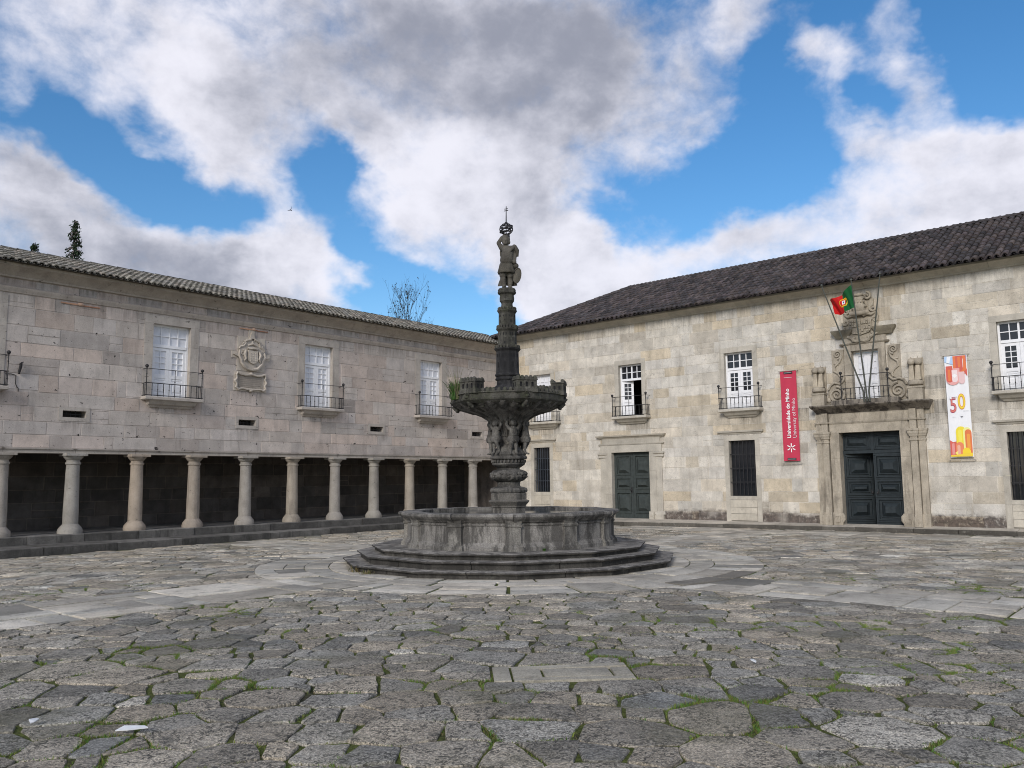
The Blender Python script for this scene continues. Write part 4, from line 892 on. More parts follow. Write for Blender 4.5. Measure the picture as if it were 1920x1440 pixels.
    for a in range(9):
        for bz in range(5):
            if r.random() < .62: k.box(cu-.30+a*.068, cu-.30+a*.068+.052, .13, .175, 5.89+bz*.077, 5.89+bz*.077+.058, t)
    k.tube([(cu, .16, 5.84), (cu, .16, 6.28)], .012, 5, t)
    for sg in (-1, 1):
        spiral(k, (cu+sg*.40, 6.55), .10, 1.4, .12, .030, sg, pi/2, 24, t); k.ball((cu+sg*.40, .13, 6.55), (.03, .03, .03), 6, 5, (.3, .3, .3)); spiral(k, (cu+sg*.43, 6.22), .09, 1.3, .10, .028, -sg, 0, 22, t); spiral(k, (cu+sg*.42, 5.88), .10, 1.3, .10, .030, sg, 0, 22, t)
        k.tube([(cu+sg*.10, .14, 6.36), (cu+sg*.20, .14, 6.42), (cu+sg*.34, .12, 6.38), (cu+sg*.44, .10, 6.44)], [.03, .04, .035, .02], 7, t); k.tube([(cu+sg*.46, .09, 6.08), (cu+sg*.52, .10, 5.98), (cu+sg*.46, .09, 5.90)], .03, 6, t)
        k.tube([(cu+sg*.40, .10, 5.78), (cu+sg*.26, .12, 5.72), (cu+sg*.22, .12, 5.64), (cu+sg*.10, .13, 5.60), (cu, .13, 5.63)], [.03, .04, .04, .035, .03], 7, t); k.ball((cu+sg*.22, .1, 5.72), (.06, .05, .05), 8, 6, t)
        spiral(k, (cu+sg*.24, 6.95), .11, 1.3, .13, .034, -sg, pi/2, 22, t)
    k.tube([(cu-.26, .13, 6.46), (cu-.1, .20, 6.44), (cu+.1, .20, 6.44), (cu+.26, .13, 6.46)], .05, 8, t)
    k.rings([[(cu-w_, .02, z), (cu-w_*.75, d_, z), (cu+w_*.75, d_, z), (cu+w_, .02, z)] for w_, d_, z in ((.22, .16, 6.48), (.20, .20, 6.58), (.26, .22, 6.64), (.24, .22, 6.70), (.17, .20, 6.72), (.17, .19, 6.84), (.24, .22, 6.88), (.24, .22, 6.94))], tint=t)
    for q in range(5): k.ball((cu-.18+q*.09, .21, 6.79), (.03, .03, .04), 6, 5, t)
    k.ball((cu, .14, 7.0), (.16, .10, .06), 10, 6, t)
    k.build('coat_of_arms', MT['carved'], root, smooth=45)
    # the wall, with all the openings cut out
    w = ashlar(TR, SOUTH, .001, .1, 7.22, ops, PAL_R, (1.10, 1.09, 1.06), rows=(.29, .42), wid=(.45, 1.3), seed=33, joint=.006)
    w.quad((0, -.004, 0), (0, -.004, 7.3), (8, -.004, 7.3), (8, -.004, 0)) if 0 else None
    w.build('wall', MT['wallR'], root, fix=False)
    c = MB(TR); u = SOUTH; r = random.Random(12)
    while u < .4:
        l = min(r.uniform(1.0, 1.9), .45-u); kk = r.uniform(.9, 1.05)
        c.rings([[(u+.003, -.05, z), (u+.003, d_, z), (u+l-.003, d_, z), (u+l-.003, -.05, z)] for d_, z in ((.0, 7.19), (.05, 7.20), (.07, 7.245), (.09, 7.25), (.16, 7.31), (.26, 7.35), (.30, 7.365), (.31, 7.42), (.0, 7.43))], tint=(kk, kk, kk*.98)); u += l
    c.build('cornice', MT['trimR'], root, smooth=30)
    # hipped roof
    t = MB(); rx, rz = 4.0, 2.09; e0 = -.55; L_ = hypot(rx, rz)
    up = Vector((rx, 0, rz)).normalized(); nn = Vector((-rz, 0, rx)).normalized()
    pal = [(1, 1, 1), (1.15, 1.05, 1.05), (.8, .8, .82), (1.35, 1.25, 1.2), (.65, .65, .65), (1.2, 1.1, 1.0)]
    HY = -3.72; EY = .45                                    # hip start on the ridge and its foot at the eave
    keep = lambda p: p.y < EY - (p.x-e0)/rx*(EY-HY) + .05
    roof_tiles(t, (e0, EY, 7.385), (0, -1, 0), up, nn, EY-SOUTH, L_, pal, 14, keep, pitch=.19, row=.34)
    A = (e0+.03, EY, 7.37); B = (e0+.03, SOUTH, 7.37); C = (e0+rx, SOUTH, 7.37+rz); D = (e0+rx, HY, 7.37+rz)
    t.quad(A, B, C, D, (.3, .3, .3)); t.quad(D, C, (9, SOUTH, 7.4), (9, EY, 7.4), (.6, .6, .6)); t.add([A, D, (9, EY, 7.4)], [(0, 1, 2)], (.6, .6, .6)); t.quad((0, EY-.45, 7.35), (9, EY-.45, 7.35), (9, EY-.45, 2.), (0, EY-.45, 2.), (.6, .6, .6)) if 0 else None
    rf_ = t.build('roof', MT['tileR'], root, smooth=50, fix=False)
    gw = MB(); gw.box(.0, .3, .02, 6.0, 2.47, 7.38, (.8, .78, .75)); gw.build('side_wall', MT['wallR'], root)
    g = MB(); r = random.Random(9)
    def ridge(p, q):
        p, q = Vector(p), Vector(q); n = int((q-p).length/.38); dv = (q-p)/n; dn = dv.normalized(); sd = dn.cross(Vector((0, 0, 1))).normalized(); un = sd.cross(dn)
        for m in range(n):
            kk = r.uniform(.7, 1.3); a = p+dv*m
            g.rings([[tuple(a+dv*s_ + sd*rr*cos(pi*x/6) + un*rr*.8*sin(pi*x/6)) for x in range(7)] for s_, rr in ((0, .14), (1.1, .115))], closed=False, cap=False, tint=(kk, kk, kk))
    ridge((e0, EY, 7.40), (e0+rx, HY, 7.40+rz)); ridge((e0+rx, HY, 7.40+rz), (e0+rx, SOUTH, 7.40+rz))
    g.build('ridge_tile', MT['tileR'], rf_, fix=False)
    gb = MB(); gb.quad((0, .02, .0), (8, .02, 0), (8, .02, 7.38), (0, .02, 7.38)); gb.quad((-.001, 0, 5.5), (-.001, .5, 5.5), (-.001, .5, 7.2), (-.001, 0, 7.2)) if 0 else None
    return root
palace()
def pavement():
    s = MB(); q_ = MB(); y = -29.0; r = random.Random(6)
    while y < -.3:
        l = min(r.uniform(.8, 1.7), -.3-y); k = r.uniform(.8, 1.15); e0, e1 = kerb_edge(y), kerb_edge(y+l); j = r.uniform(-.012, .012); h = .122+r.uniform(-.005, .005)
        s.rings([[(.05, y+.006, zb), (e0+.15, y+.006, z), (e1+.15, y+l-.006, z), (.05, y+l-.006, zb)] for z, zb in ((-.06, -.06), (h, .185))], tint=(k, k*.99, k*.96))
        k = r.uniform(.7, 1.2); q_.rings([[(e0+.145, y+.006, z), (e0+j+q, y+.006, z), (e1+j+q, y+l-.006, z), (e1+.145, y+l-.006, z)] for q, z in ((0, -.06), (0, h-.03), (.012, h-.004), (.035, h+.003))], tint=(k, k*.99, k*.96)); y += l
    tag(s.build('pavement', MT['kerb'], smooth=35, origin=(-.4, -14, 0)), kind='structure')
    tone_wear(q_, 0, .22); tag(q_.build('kerb', MT['kerb'], smooth=35, origin=(-.6, -14, 0)), kind='structure')
pavement()

# ------------------------------------------------------------------ fountain
cF, sF = cos(FRONT), sin(FRONT)
def TF(x, y, z): return (FC.x + x*cF - y*sF, FC.y + x*sF + y*cF, z)    # local x towards the viewer, local y to the viewer's right
def lump(name, caps, mat, parent, voxel=.011, smooth=3, balls=(), T=None, origin=None, sub=0):
    """one continuous body from tapered limbs, fused by a voxel remesh"""
    m = MB(T or TF)
    for p, r0, q, r1 in caps:
        m.tube([p, tuple((a+b)/2 for a, b in zip(p, q)), q], [r0, (r0+r1)/2, r1], 12); m.ball(p, r0, 12, 8); m.ball(q, r1, 12, 8)
    for c, r in balls: m.ball(c, r, 14, 10)
    ob = m.build(name, mat, None, origin=origin)
    rm = ob.modifiers.new('r', 'REMESH'); rm.mode = 'VOXEL'; rm.voxel_size = voxel; rm.use_smooth_shade = True
    sm = ob.modifiers.new('s', 'SMOOTH'); sm.iterations = smooth; sm.factor = .5
    dg = bpy.context.evaluated_depsgraph_get(); dg.update(); me = bpy.data.meshes.new_from_object(ob.evaluated_get(dg))
    ob.modifiers.clear(); old = ob.data; ob.data = me; bpy.data.meshes.remove(old); me.name = name
    for a in list(me.color_attributes): me.color_attributes.remove(a)
    at = me.color_attributes.new('tint', 'FLOAT_COLOR', 'POINT'); at.data.foreach_set('color', [1.0]*(4*len(me.vertices)))
    me.polygons.foreach_set('use_smooth', [True]*len(me.polygons))
    if not me.materials: me.materials.append(mat)
    if parent is not None: o = WORLD[ob.name]; put(ob, o, parent)
    return ob
V0 = radians(2)
def fountain():
    root = thing('fountain', 'tall dark granite castle fountain with a shield-bearing figure on top, standing on three steps', 'fountain', FC)
    org = (FC.x, FC.y, 0)
    # three steps
    for R, z0, z1, sd in ((3.22, -.05, .118, 1), (2.95, .10, .255, 2), (2.67, .24, .358, 3)):
        s = MB(TF); r = random.Random(sd); Rc = R/cos(pi/12)*.985
        for k in range(12):
            a, b = V0+2*pi*k/12, V0+2*pi*(k+1)/12; nseg = 1 if sd == 3 else 2
            for q in range(nseg):
                t0, t1 = q/nseg, (q+1)/nseg; e = .004
                pa = [(Rc*cos(a)+(Rc*cos(b)-Rc*cos(a))*t, Rc*sin(a)+(Rc*sin(b)-Rc*sin(a))*t) for t in (t0+e*(q > 0), t1-e*(q < nseg-1))]
                kk = r.uniform(1.2, 1.6); R_ = []
                for f, z in ((.975, z0), (.978, z1-.05), (.985, z1-.042), (1.0, z1-.03), (1.0, z1-.008), (.994, z1)):
                    R_.append([(pa[0][0]*f, pa[0][1]*f, z), (pa[1][0]*f, pa[1][1]*f, z), (pa[1][0]*.62, pa[1][1]*.62, z), (pa[0][0]*.62, pa[0][1]*.62, z)])
                s.rings(R_, tint=(kk, kk*.99, kk*.97))
        tone_wear(s, 0, .27); s.build('step', MT['basin'], root, smooth=30)
    # the basin: twelve panels, a pilaster at each corner, alternate panels standing forward
    s = MB(TF)
    def ring12(prof, rin, off=0.0, tint=None, alt=True):
        for k in range(12):
            a, b = V0+2*pi*k/12, V0+2*pi*(k+1)/12; o = .022 if (k % 2 == 0 and alt) else 0
            n = ((cos((a+b)/2)), sin((a+b)/2))
            R_ = []
            for f, z in prof:
                q = [((f)*cos(t)/cos(pi/12)*.985 + n[0]*o, f*sin(t)/cos(pi/12)*.985 + n[1]*o, z) for t in (a+.002, b-.002)]
                R_.append([q[0], q[1], (rin*cos(b-.002), rin*sin(b-.002), z), (rin*cos(a+.002), rin*sin(a+.002), z)])
            kk = random.uniform(1.1, 1.4); s.rings(R_, tint=(kk, kk, kk))
    ring12([(2.07, .355), (2.07, .42), (2.05, .44), (2.045, .46), (2.005, .50), (2.0, .78), (2.02, .80), (2.025, .82), (2.0, .83), (2.0, .86)], 1.80)
    s.build('basin_wall', MT['basin'], root, smooth=30)
    s = MB(TF); ring12([(2.0, .845), (2.04, .855), (2.055, .875), (2.09, .895), (2.125, .92), (2.145, .95), (2.14, .985), (2.12, 1.0)], 1.80, alt=True); s.build('basin_rim', MT['basin'], root, smooth=30)
    for k in range(12):
        t = V0+2*pi*k/12; p = MB(lambda x, y, z, t=t: TF(x*cos(t)-y*sin(t), x*sin(t)+y*cos(t), z)); kk = random.uniform(.9, 1.15); R0 = 2.075; w = .135
        p.rings([[(1.9, -w-e, z), (R0+e, -w-e, z), (R0+e, w+e, z), (1.9, w+e, z)] for e, z in ((.06, .354), (.045, .43), (.02, .455), (.02, .465), (0, .50), (0, .76), (.015, .77), (.02, .80), (0, .82), (.01, .85), (.015, .88), (.03, .92), (.035, .96), (.03, .995), (.02, 1.006))], tint=(kk*1.15, kk*1.15, kk*1.12))
        p.build('pilaster', MT['basin'], root, smooth=30)
    # pedestal
    s = MB(TF); O = pi/8
    s.lathe([(.35, .5), (.35, 1.055), (.37, 1.06), (.375, 1.08), (.36, 1.085), (.37, 1.10), (.40, 1.13), (.435, 1.165), (.44, 1.185), (.39, 1.20), (.375, 1.215), (.38, 1.225), (.38, 1.325), (.36, 1.34)], 8, O, tint=(1, .98, .95)); s.build('pedestal', MT['ftn'], root, smooth=20)
    s = MB(TF)
    s.lathe([(.31, 1.33), (.35, 1.35), (.365, 1.39), (.35, 1.43), (.30, 1.45), (.235, 1.465), (.225, 1.50), (.232, 1.56), (.26, 1.565)], 56, rf=lambda a, z: 1+(.09*(abs(sin(13*a))-.6) if 1.34 < z < 1.45 else .012*sin(16*a)))
    def garland(a, z): return 1 + .10*mnoise.noise(Vector((cos(a)*7, sin(a)*7, z*16))) + .07*mnoise.noise(Vector((cos(a)*17, sin(a)*17, z*35)))
    s.lathe([(.23, 1.555)] + [(.25+.122*sin(pi*k/16)**.7, 1.565+.235*k/16) for k in range(17)] + [(.23, 1.805)], 72, rf=garland)
    for k in range(26): t = 2*pi*k/26; [s.ball((.352*cos(t+o_), .352*sin(t+o_), zz), (.034, .034, .03), 7, 5) for zz, o_ in ((1.66, 0), (1.715, .12))]
    s.lathe([(.22, 1.79), (.225, 1.83), (.27, 1.86), (.33, 1.90), (.335, 1.93)], 36); 
    for k in range(28): t = 2*pi*k/28; s.ball((.335*cos(t), .335*sin(t), 1.965), (.022, .022, .034), 6, 5)
    s.lathe([(.30, 1.92), (.31, 2.0), (.36, 2.005), (.375, 2.03), (.37, 2.06), (.345, 2.075), (.355, 2.10), (.33, 2.15), (.28, 2.20), (.22, 2.25), (.165, 2.32), (.16, 2.55), (.20, 2.62)], 40)
    s.build('baluster', MT['ftn'], root, smooth=35)
    # six children carrying the bowl
    caps = [((.0, -.065, .09), .036, (.012, -.05, .27), .052), ((.0, -.065, .02), .036, (.0, -.065, .09), .034), ((.012, -.05, .27), .055, (.0, -.035, .38), .072),      # left leg
            ((-.02, .065, .02), .034, (-.03, .06, .10), .034), ((-.03, .06, .10), .036, (.045, .055, .26), .052), ((.045, .055, .26), .055, (.0, .035, .38), .072),  # bent right leg
            ((.0, 0, .38), .095, (.01, 0, .47), .092), ((.01, 0, .47), .092, (.0, 0, .58), .088), ((.0, -.07, .60), .045, (.0, .07, .60), .045), ((.005, 0, .60), .04, (.01, 0, .66), .038),
            ((.0, -.10, .60), .042, (.015, -.165, .70), .034), ((.015, -.165, .70), .033, (.0, -.115, .83), .027), ((.0, .10, .60), .042, (.015, .165, .70), .034), ((.015, .165, .70), .033, (.0, .115, .83), .027),
            ((.03, -.065, .0), .03, (.085, -.075, -.015), .022), ((.01, .065, .0), .028, (.07, .08, -.015), .022)]
    balls = [((.03, 0, .735), (.080, .074, .088)), ((.105, 0, .725), (.018, .014, .02)), ((.085, -.028, .705), (.025, .026, .022)), ((.085, .028, .705), (.025, .026, .022)), ((.08, 0, .44), (.035, .06, .05)),
             ((.0, -.125, .86), (.03, .03, .035)), ((.0, .125, .86), (.03, .03, .035)), ((-.02, -.03, .79), (.05, .04, .04)), ((.01, .04, .80), (.045, .035, .035)), ((.03, -.03, .81), (.04, .035, .03))]
    sc_ = .80
    f0 = radians(-44)
    def child(sw):
        T = lambda x, y, z: TF((.350+x*sc_)*cos(f0)-(y*sw*sc_*1.1)*sin(f0), (.350+x*sc_)*sin(f0)+(y*sw*sc_*1.1)*cos(f0), 2.125+z*sc_)
        o = lump('putto', caps, MT['ftn'], root, .0105, 2, balls, T, org)
        l = MB(T); l.lathe([(.125, .41), (.135, .37), (.14, .33), (.115, .27)], 20, rf=lambda a, z: 1+.05*sin(9*a+z*20)); l.build('loincloth', MT['ftn'], o, smooth=60, origin=org); return o
    A, B = child(1), child(-1)
    for k in range(2, 6): dup(A if k % 2 == 0 else B, org, radians(60*k))
    B.rotation_euler = (0, 0, radians(60))
    # the bowl: fluted underside, crenellated rim
    s = MB(TF)
    prof = [(.19, 2.46), (.25, 2.57), (.33, 2.69), (.43, 2.79), (.54, 2.86), (.68, 2.915), (.82, 2.955), (.94, 2.995), (1.03, 3.05), (1.08, 3.10), (1.09, 3.12)]
    s.lathe(prof, 144, rf=lambda a, z: 1 + (.15*(abs(sin(13*a))**.8-1) if z < 3.08 else 0), cap=False); s.build('bowl', MT['basin'], root, smooth=60, fix=False)
    s = MB(TF); CA = radians(18)
    def rimf(a, z):
        k = (a-CA) % (pi/3); k = min(k, pi/3-k); return 1 + .055*max(0, 1-(k/.20)**4) if k < .20 else 1
    s.lathe([(1.04, 3.07), (1.08, 3.10), (1.12, 3.13), (1.13, 3.16), (1.10, 3.17), (1.10, 3.25), (1.125, 3.262), (1.12, 3.285), (1.0, 3.285), (.98, 3.20), (.2, 3.19)], 90, CA, rf=rimf)
    s.build('bowl_rim', MT['ftn2'], root, smooth=30)
    for g_ in range(6):
        s = MB(TF)
        for k in range(10*g_, 10*g_+10):
            t = CA+2*pi*k/60+pi/60; q = (t-CA) % (pi/3); q = min(q, pi/3-q)
            if q > .22: s.ball((1.06*cos(t), 1.06*sin(t), 3.30), (.045, .045, .062), 8, 6)
        s.build('parapet', MT['ftn2'], root, smooth=60)
    # a castle over each spout
    def castle(t):
        T = lambda x, y, z: TF((x+1.04)*cos(t)-y*sin(t), (x+1.04)*sin(t)+y*cos(t), z-.125)
        c = MB(T); w = .205; d0, d1 = -.12, .125
        c.rings([[(d0, -w-.02, 3.38), (d1+.01, -w-.02, 3.38), (d1+.01, w+.02, 3.38), (d0, w+.02, 3.38)], [(d0, -w-.02, 3.45), (d1+.01, -w-.02, 3.45), (d1+.01, w+.02, 3.45), (d0, w+.02, 3.45)], [(d0, -w, 3.46), (d1, -w, 3.46), (d1, w, 3.46), (d0, w, 3.46)], [(d0, -w, 3.60), (d1, -w, 3.60), (d1, w, 3.60), (d0, w, 3.60)], [(d0-.01, -w-.015, 3.61), (d1+.015, -w-.015, 3.61), (d1+.015, w+.015, 3.61), (d0-.01, w+.015, 3.61)], [(d0-.01, -w-.015, 3.635), (d1+.015, -w-.015, 3.635), (d1+.015, w+.015, 3.635), (d0-.01, w+.015, 3.635)]])
        for q in range(5): y = -w+.035+q*(2*w-.07)/4; [c.rings([[(x-e, y-e*1.1, z), (x+e, y-e*1.1, z), (x+e, y+e*1.1, z), (x-e, y+e*1.1, z)] for e, z in ((.033, 3.63), (.033, 3.665), (.012, 3.70))]) for x in (d1-.02, d0+.02)]
        o = c.build('castle', MT['ftn2'], root, origin=org)
        h = MB(T)
        for y in (-.115, 0, .115):
            h.box(d1-.004, d1+.003, y-.022, y+.022, 3.485, 3.565); h.tube([(d1-.002, y, 3.555), (d1+.003, y, 3.555)], .022, 8)
        for x in (-.05, .05): h.box(x-.02, x+.02, -w-.003, w+.003, 3.485, 3.565)
        h.build('window', MT['dark'], o, origin=org)  # dark boxes set slightly proud: the shade of window recesses, painted on
        h = MB(T); h.tube([(.05, 0, 3.36), (.145, 0, 3.36)], .05, 12, (1.2, 1.2, 1.1)); h.tube([(.10, 0, 3.36), (.148, 0, 3.36)], .036, 12, (.2, .2, .2)); h.ball((.13, 0, 3.30), (.05, .05, .03), 8, 6); h.build('spout', MT['ftn2'], o, origin=org)
        return o
    c = castle(CA)
    for k in range(1, 6): dup(c, org, radians(60*k))
    def gargoyle(t):
        T = lambda x, y, z: TF(x*cos(t)-y*sin(t), x*sin(t)+y*cos(t), z-.05)
        return lump('gargoyle', [((.72, 0, 3.02), .055, (.98, 0, 3.10), .05), ((.98, 0, 3.10), .055, (1.10, 0, 3.10), .045), ((1.10, 0, 3.10), .04, (1.15, .0, 3.13), .03), ((.90, -.16, 3.08), .045, (.90, .16, 3.08), .045)], MT['ftn2'], root, .012, 2, [((1.06, -.04, 3.05), .035), ((1.06, .04, 3.05), .035), ((.97, -.13, 3.11), .045), ((.97, .13, 3.11), .045), ((.97, -.23, 3.13), .035), ((.97, .23, 3.13), .035)], T, org)
    g = gargoyle(CA)
    for k in range(1, 6): dup(g, org, radians(60*k))
    # the octagonal castle tower
    s = MB(TF); O8 = radians(6)
    s.lathe([(.30, 3.18), (.34, 3.30)] + [(.22+.115*cos(pi*k/14), 3.34+.33*k/14) for k in range(8)] + [(.215, 3.56), (.215, 3.62)], 64, rf=lambda a, z: 1+.06*mnoise.noise(Vector((cos(a)*9, sin(a)*9, z*18))) + .03*abs(sin(8*a)))
    o8 = 1/cos(pi/8)*.97
    P = lambda lst: [(r*o8, z) for r, z in lst]
    s.lathe(P([(.235, 3.60), (.245, 3.63), (.225, 3.65), (.225, 3.67), (.245, 3.69), (.25, 3.715), (.232, 3.74), (.224, 3.78), (.218, 4.19), (.225, 4.20), (.255, 4.23), (.262, 4.255), (.25, 4.26), (.20, 4.265)]), 8, O8)
    s.build('tower', MT['ftn3'], root, smooth=20)
    s2 = MB(TF)
    s2.lathe(P([(.19, 4.26), (.185, 4.30), (.182, 4.60), (.19, 4.615), (.215, 4.64), (.222, 4.665), (.21, 4.675), (.17, 4.68), (.168, 4.71), (.165, 4.98), (.175, 5.0), (.195, 5.03), (.195, 5.05), (.18, 5.06), (.12, 5.065)]), 8, O8)
    s2.lathe([(.13, 5.06), (.12, 5.13), (.115, 5.19), (.13, 5.22), (.148, 5.24), (.15, 5.30), (.142, 5.36), (.15, 5.375), (.185, 5.40), (.19, 5.43), (.18, 5.45), (.185, 5.47), (.17, 5.50), (.1, 5.51)], 32, rf=lambda a, z: 1+(.05*mnoise.noise(Vector((cos(a)*6, sin(a)*6, z*14))) if 5.22 < z < 5.38 else 0))
    s2.build('upper_tower', MT['ftn2'], root, smooth=25)
    for R, z, h, n in ((.245, 4.25, .055, 24), (.205, 4.665, .055, 22), (.178, 5.05, .045, 18)):
        m = MB(TF)
        for k in range(n):
            t = 2*pi*k/n; u = .018
            m.rings([[(R*cos(t)+a*cos(t)-b*sin(t), R*sin(t)+a*sin(t)+b*cos(t), zz) for a, b in ((-.016*f, -u*f), (.016*f, -u*f), (.016*f, u*f), (-.016*f, u*f))] for zz, f in ((z, 1), (z+h, 1), (z+h+.014, .5))])
        m.build('battlement', MT['ftn2'], root)
    w = MB(TF)
    for k in range(8):
        t = O8+pi/8+2*pi*k/8
        TT = lambda r, b, z, t=t: (r*cos(t)-b*sin(t), r*sin(t)+b*cos(t), z)
        def win(R, b, z0, z1, hw):
            for q in ((-hw, hw, z0, z1),): w.add([TT(R+x, b+y, z) for x in (-.01, .002) for y in (q[0], q[1]) for z in (z0, z1)], [(4, 5, 7, 6), (0, 1, 5, 4), (2, 3, 7, 6), (1, 3, 7, 5), (0, 2, 6, 4)])
        for b in (-.034, .034): win(.215, b, 4.07, 4.14, .014); win(.1790, b*.8, 4.52, 4.57, .010); win(.1625, b*.7, 4.90, 4.94, .009)
        win(.219, 0, 3.86, 3.97, .019); win(.1775, 0, 4.34, 4.39, .013) if k % 2 else None; win(.1635, 0, 4.78, 4.84, .012) if k % 2 == 0 else win(.1635, 0, 4.82, 4.845, .010)
    w.build('window', MT['dark'], root, fix=False)  # recess shade put in as dark boxes, no opening cut into the tower
    # the figure on top
    sx = .0
    caps = [((.02, -.05, 5.55), .040, (.03, -.078, 5.66), .060), ((.03, -.078, 5.66), .058, (.035, -.075, 5.78), .056), ((.035, -.08, 5.78), .072, (.02, -.055, 5.98), .10), ((-.01, .065, 5.55), .038, (-.02, .078, 5.66), .058), ((-.02, .078, 5.66), .056, (.02, .065, 5.78), .055), ((.02, .07, 5.78), .072, (.0, .05, 5.98), .10),
            ((.03, -.055, 5.535), .032, (.10, -.075, 5.525), .026), ((.0, .07, 5.535), .030, (.07, .095, 5.525), .025),
            ((.0, 0, 5.98), .115, (.01, .0, 6.10), .125), ((.04, .005, 6.10), .142, (.03, .015, 6.22), .132), ((.01, .015, 6.22), .115, (.0, .02, 6.32), .105), ((.0, -.08, 6.36), .06, (.0, .11, 6.36), .06), ((.0, .0, 6.38), .05, (.015, -.02, 6.45), .045),
            ((-.01, -.10, 6.37), .055, (-.02, -.165, 6.48), .042), ((-.02, -.165, 6.48), .042, (-.03, -.095, 6.60), .034), ((-.03, -.095, 6.60), .034, (-.02, -.03, 6.64), .03),
            ((.0, .13, 6.36), .06, (.0, .175, 6.23), .046), ((.0, .175, 6.23), .044, (.06, .165, 6.08), .036)]
    balls = [((.025, -.025, 6.515), (.082, .075, .09)), ((.105, -.022, 6.50), (.02, .014, .022)), ((.07, -.02, 6.455), (.04, .05, .04)), ((.0, -.06, 6.55), (.07, .05, .06)), ((-.02, .03, 6.55), (.07, .05, .07)), ((.0, .05, 6.49), (.05, .035, .05)), ((.0, -.02, 6.59), (.07, .07, .045)), ((.06, .005, 6.16), (.10, .105, .11)), ((.075, .165, 6.05), (.045, .042, .048)), ((.06, -.045, 6.30), (.06, .055, .05)), ((.06, .065, 6.30), (.06, .055, .05))]
    st = lump('statue', caps, MT['statue'], root, .010, 2, balls)
    k = MB(TF); k.lathe([(.125, 6.05), (.15, 5.99), (.165, 5.92), (.185, 5.84), (.17, 5.82), (.12, 5.86)], 36, rf=lambda a, z: 1+.055*sin(11*a+z*6)*(6.06-z)/.2, tint=(.85, .85, .82)); k.build('skirt', MT['statue'], st, smooth=60)
    k = MB(TF)                                              # cloak falling behind the figure, gathered on the left shoulder
    R_ = []
    for q in range(12):
        z = 6.38-.072*q; w_ = .15+.02*sin(q*1.3)
        R_.append([(-.09-.03*cos(y*30+q*.4)+.003*q, y*w_*7*(.9+.028*q)+.015, z) for y in [-.14+.028*i for i in range(11)]] + [(-.125-.03*cos(y*30+q*.4)+.003*q, y*w_*7*(.9+.028*q)+.015, z) for y in [.14-.028*i for i in range(11)]])
    k.rings(R_, tint=(.75, .75, .73)); k.tube([(.09, -.06, 6.06), (.135, .02, 6.2), (.11, .09, 6.30), (.02, .17, 6.40)], [.02, .03, .035, .045], 8, (.9, .9, .9)); k.tube([(.02, .16, 6.40), (.03, .215, 6.30), (.0, .23, 6.18)], [.05, .05, .02], 8, (.85, .85, .83)); k.build('cloak', MT['statue'], st, smooth=60)
    k = MB(TF)
    k.rings([[(.05+dx, .215+rr*.088*cos(a)+.02*sin(a), 5.77+rr*.165*sin(a)) for a in [2*pi*i/24 for i in range(24)]] for dx, rr in ((-.03, .98), (.0, 1.0), (.02, 1.0), (.025, .88), (.012, .84), (.03, .4), (.036, .02))], tint=(.95, .95, .93))
    k.ball((.03, .19, 5.98), (.06, .06, .06), 8, 6, (.8, .8, .8)); k.build('shield', MT['statue'], st, smooth=45)
    k = MB(TF); k.lathe([(.05, 6.55), (.055, 6.63), (.045, 6.66), (.06, 6.665), (.03, 6.67)], 12, cx=-.02, cy=.02)
    c0 = Vector((-.02, .0, 6.775)); Rg = .135
    for t in range(4): a = pi*t/4; k.tube([tuple(c0+Vector((Rg*cos(a)*cos(q), Rg*sin(a)*cos(q), Rg*.88*sin(q)))) for q in [2*pi*i/28 for i in range(29)]], .009, 5)
    for el in (-.55, -.05, .45, .9): k.tube([tuple(c0+Vector((Rg*cos(el)*cos(q), Rg*cos(el)*sin(q), Rg*.88*sin(el)))) for q in [2*pi*i/28 for i in range(29)]], .010 if el > -.1 else .008, 5)
    k.tube([tuple(c0+Vector((Rg*1.04*cos(q), Rg*1.04*sin(q)*.9, Rg*.88*sin(q)*.55))) for q in [2*pi*i/28 for i in range(29)]], .016, 6)
    k.lathe([(.02, 6.89), (.035, 6.905), (.03, 6.92), (.012, 6.93)], 10, cx=-.02, cy=0); k.build('armillary_sphere', MT['iron'], st, smooth=50)
    k = MB(TF); k.tube([(-.02, 0, 6.90), (-.02, .004, 7.265)], [.013, .008], 6); k.tube([(-.02, -.042, 7.165), (-.02, .046, 7.18)], .009, 6); k.tube([(-.02, -.034, 7.205), (-.02, .038, 7.216)], .009, 6); k.build('cross', MT['iron'], st)
    w = MB(TF); w.lathe([(.02, .90), (1.93, .90)], 12, V0, cap=False); w.add([TF(0, 0, 0) and (0, 0, .90)]*0, []) if 0 else None
    return root
fountain()
wt = MB(TF); wt.lathe([(.02, .945), (1.90, .945)], 36, V0, cap=False); tag(wt.build('water', MT['water'], origin=(FC.x, FC.y, .9), fix=False), kind='structure')

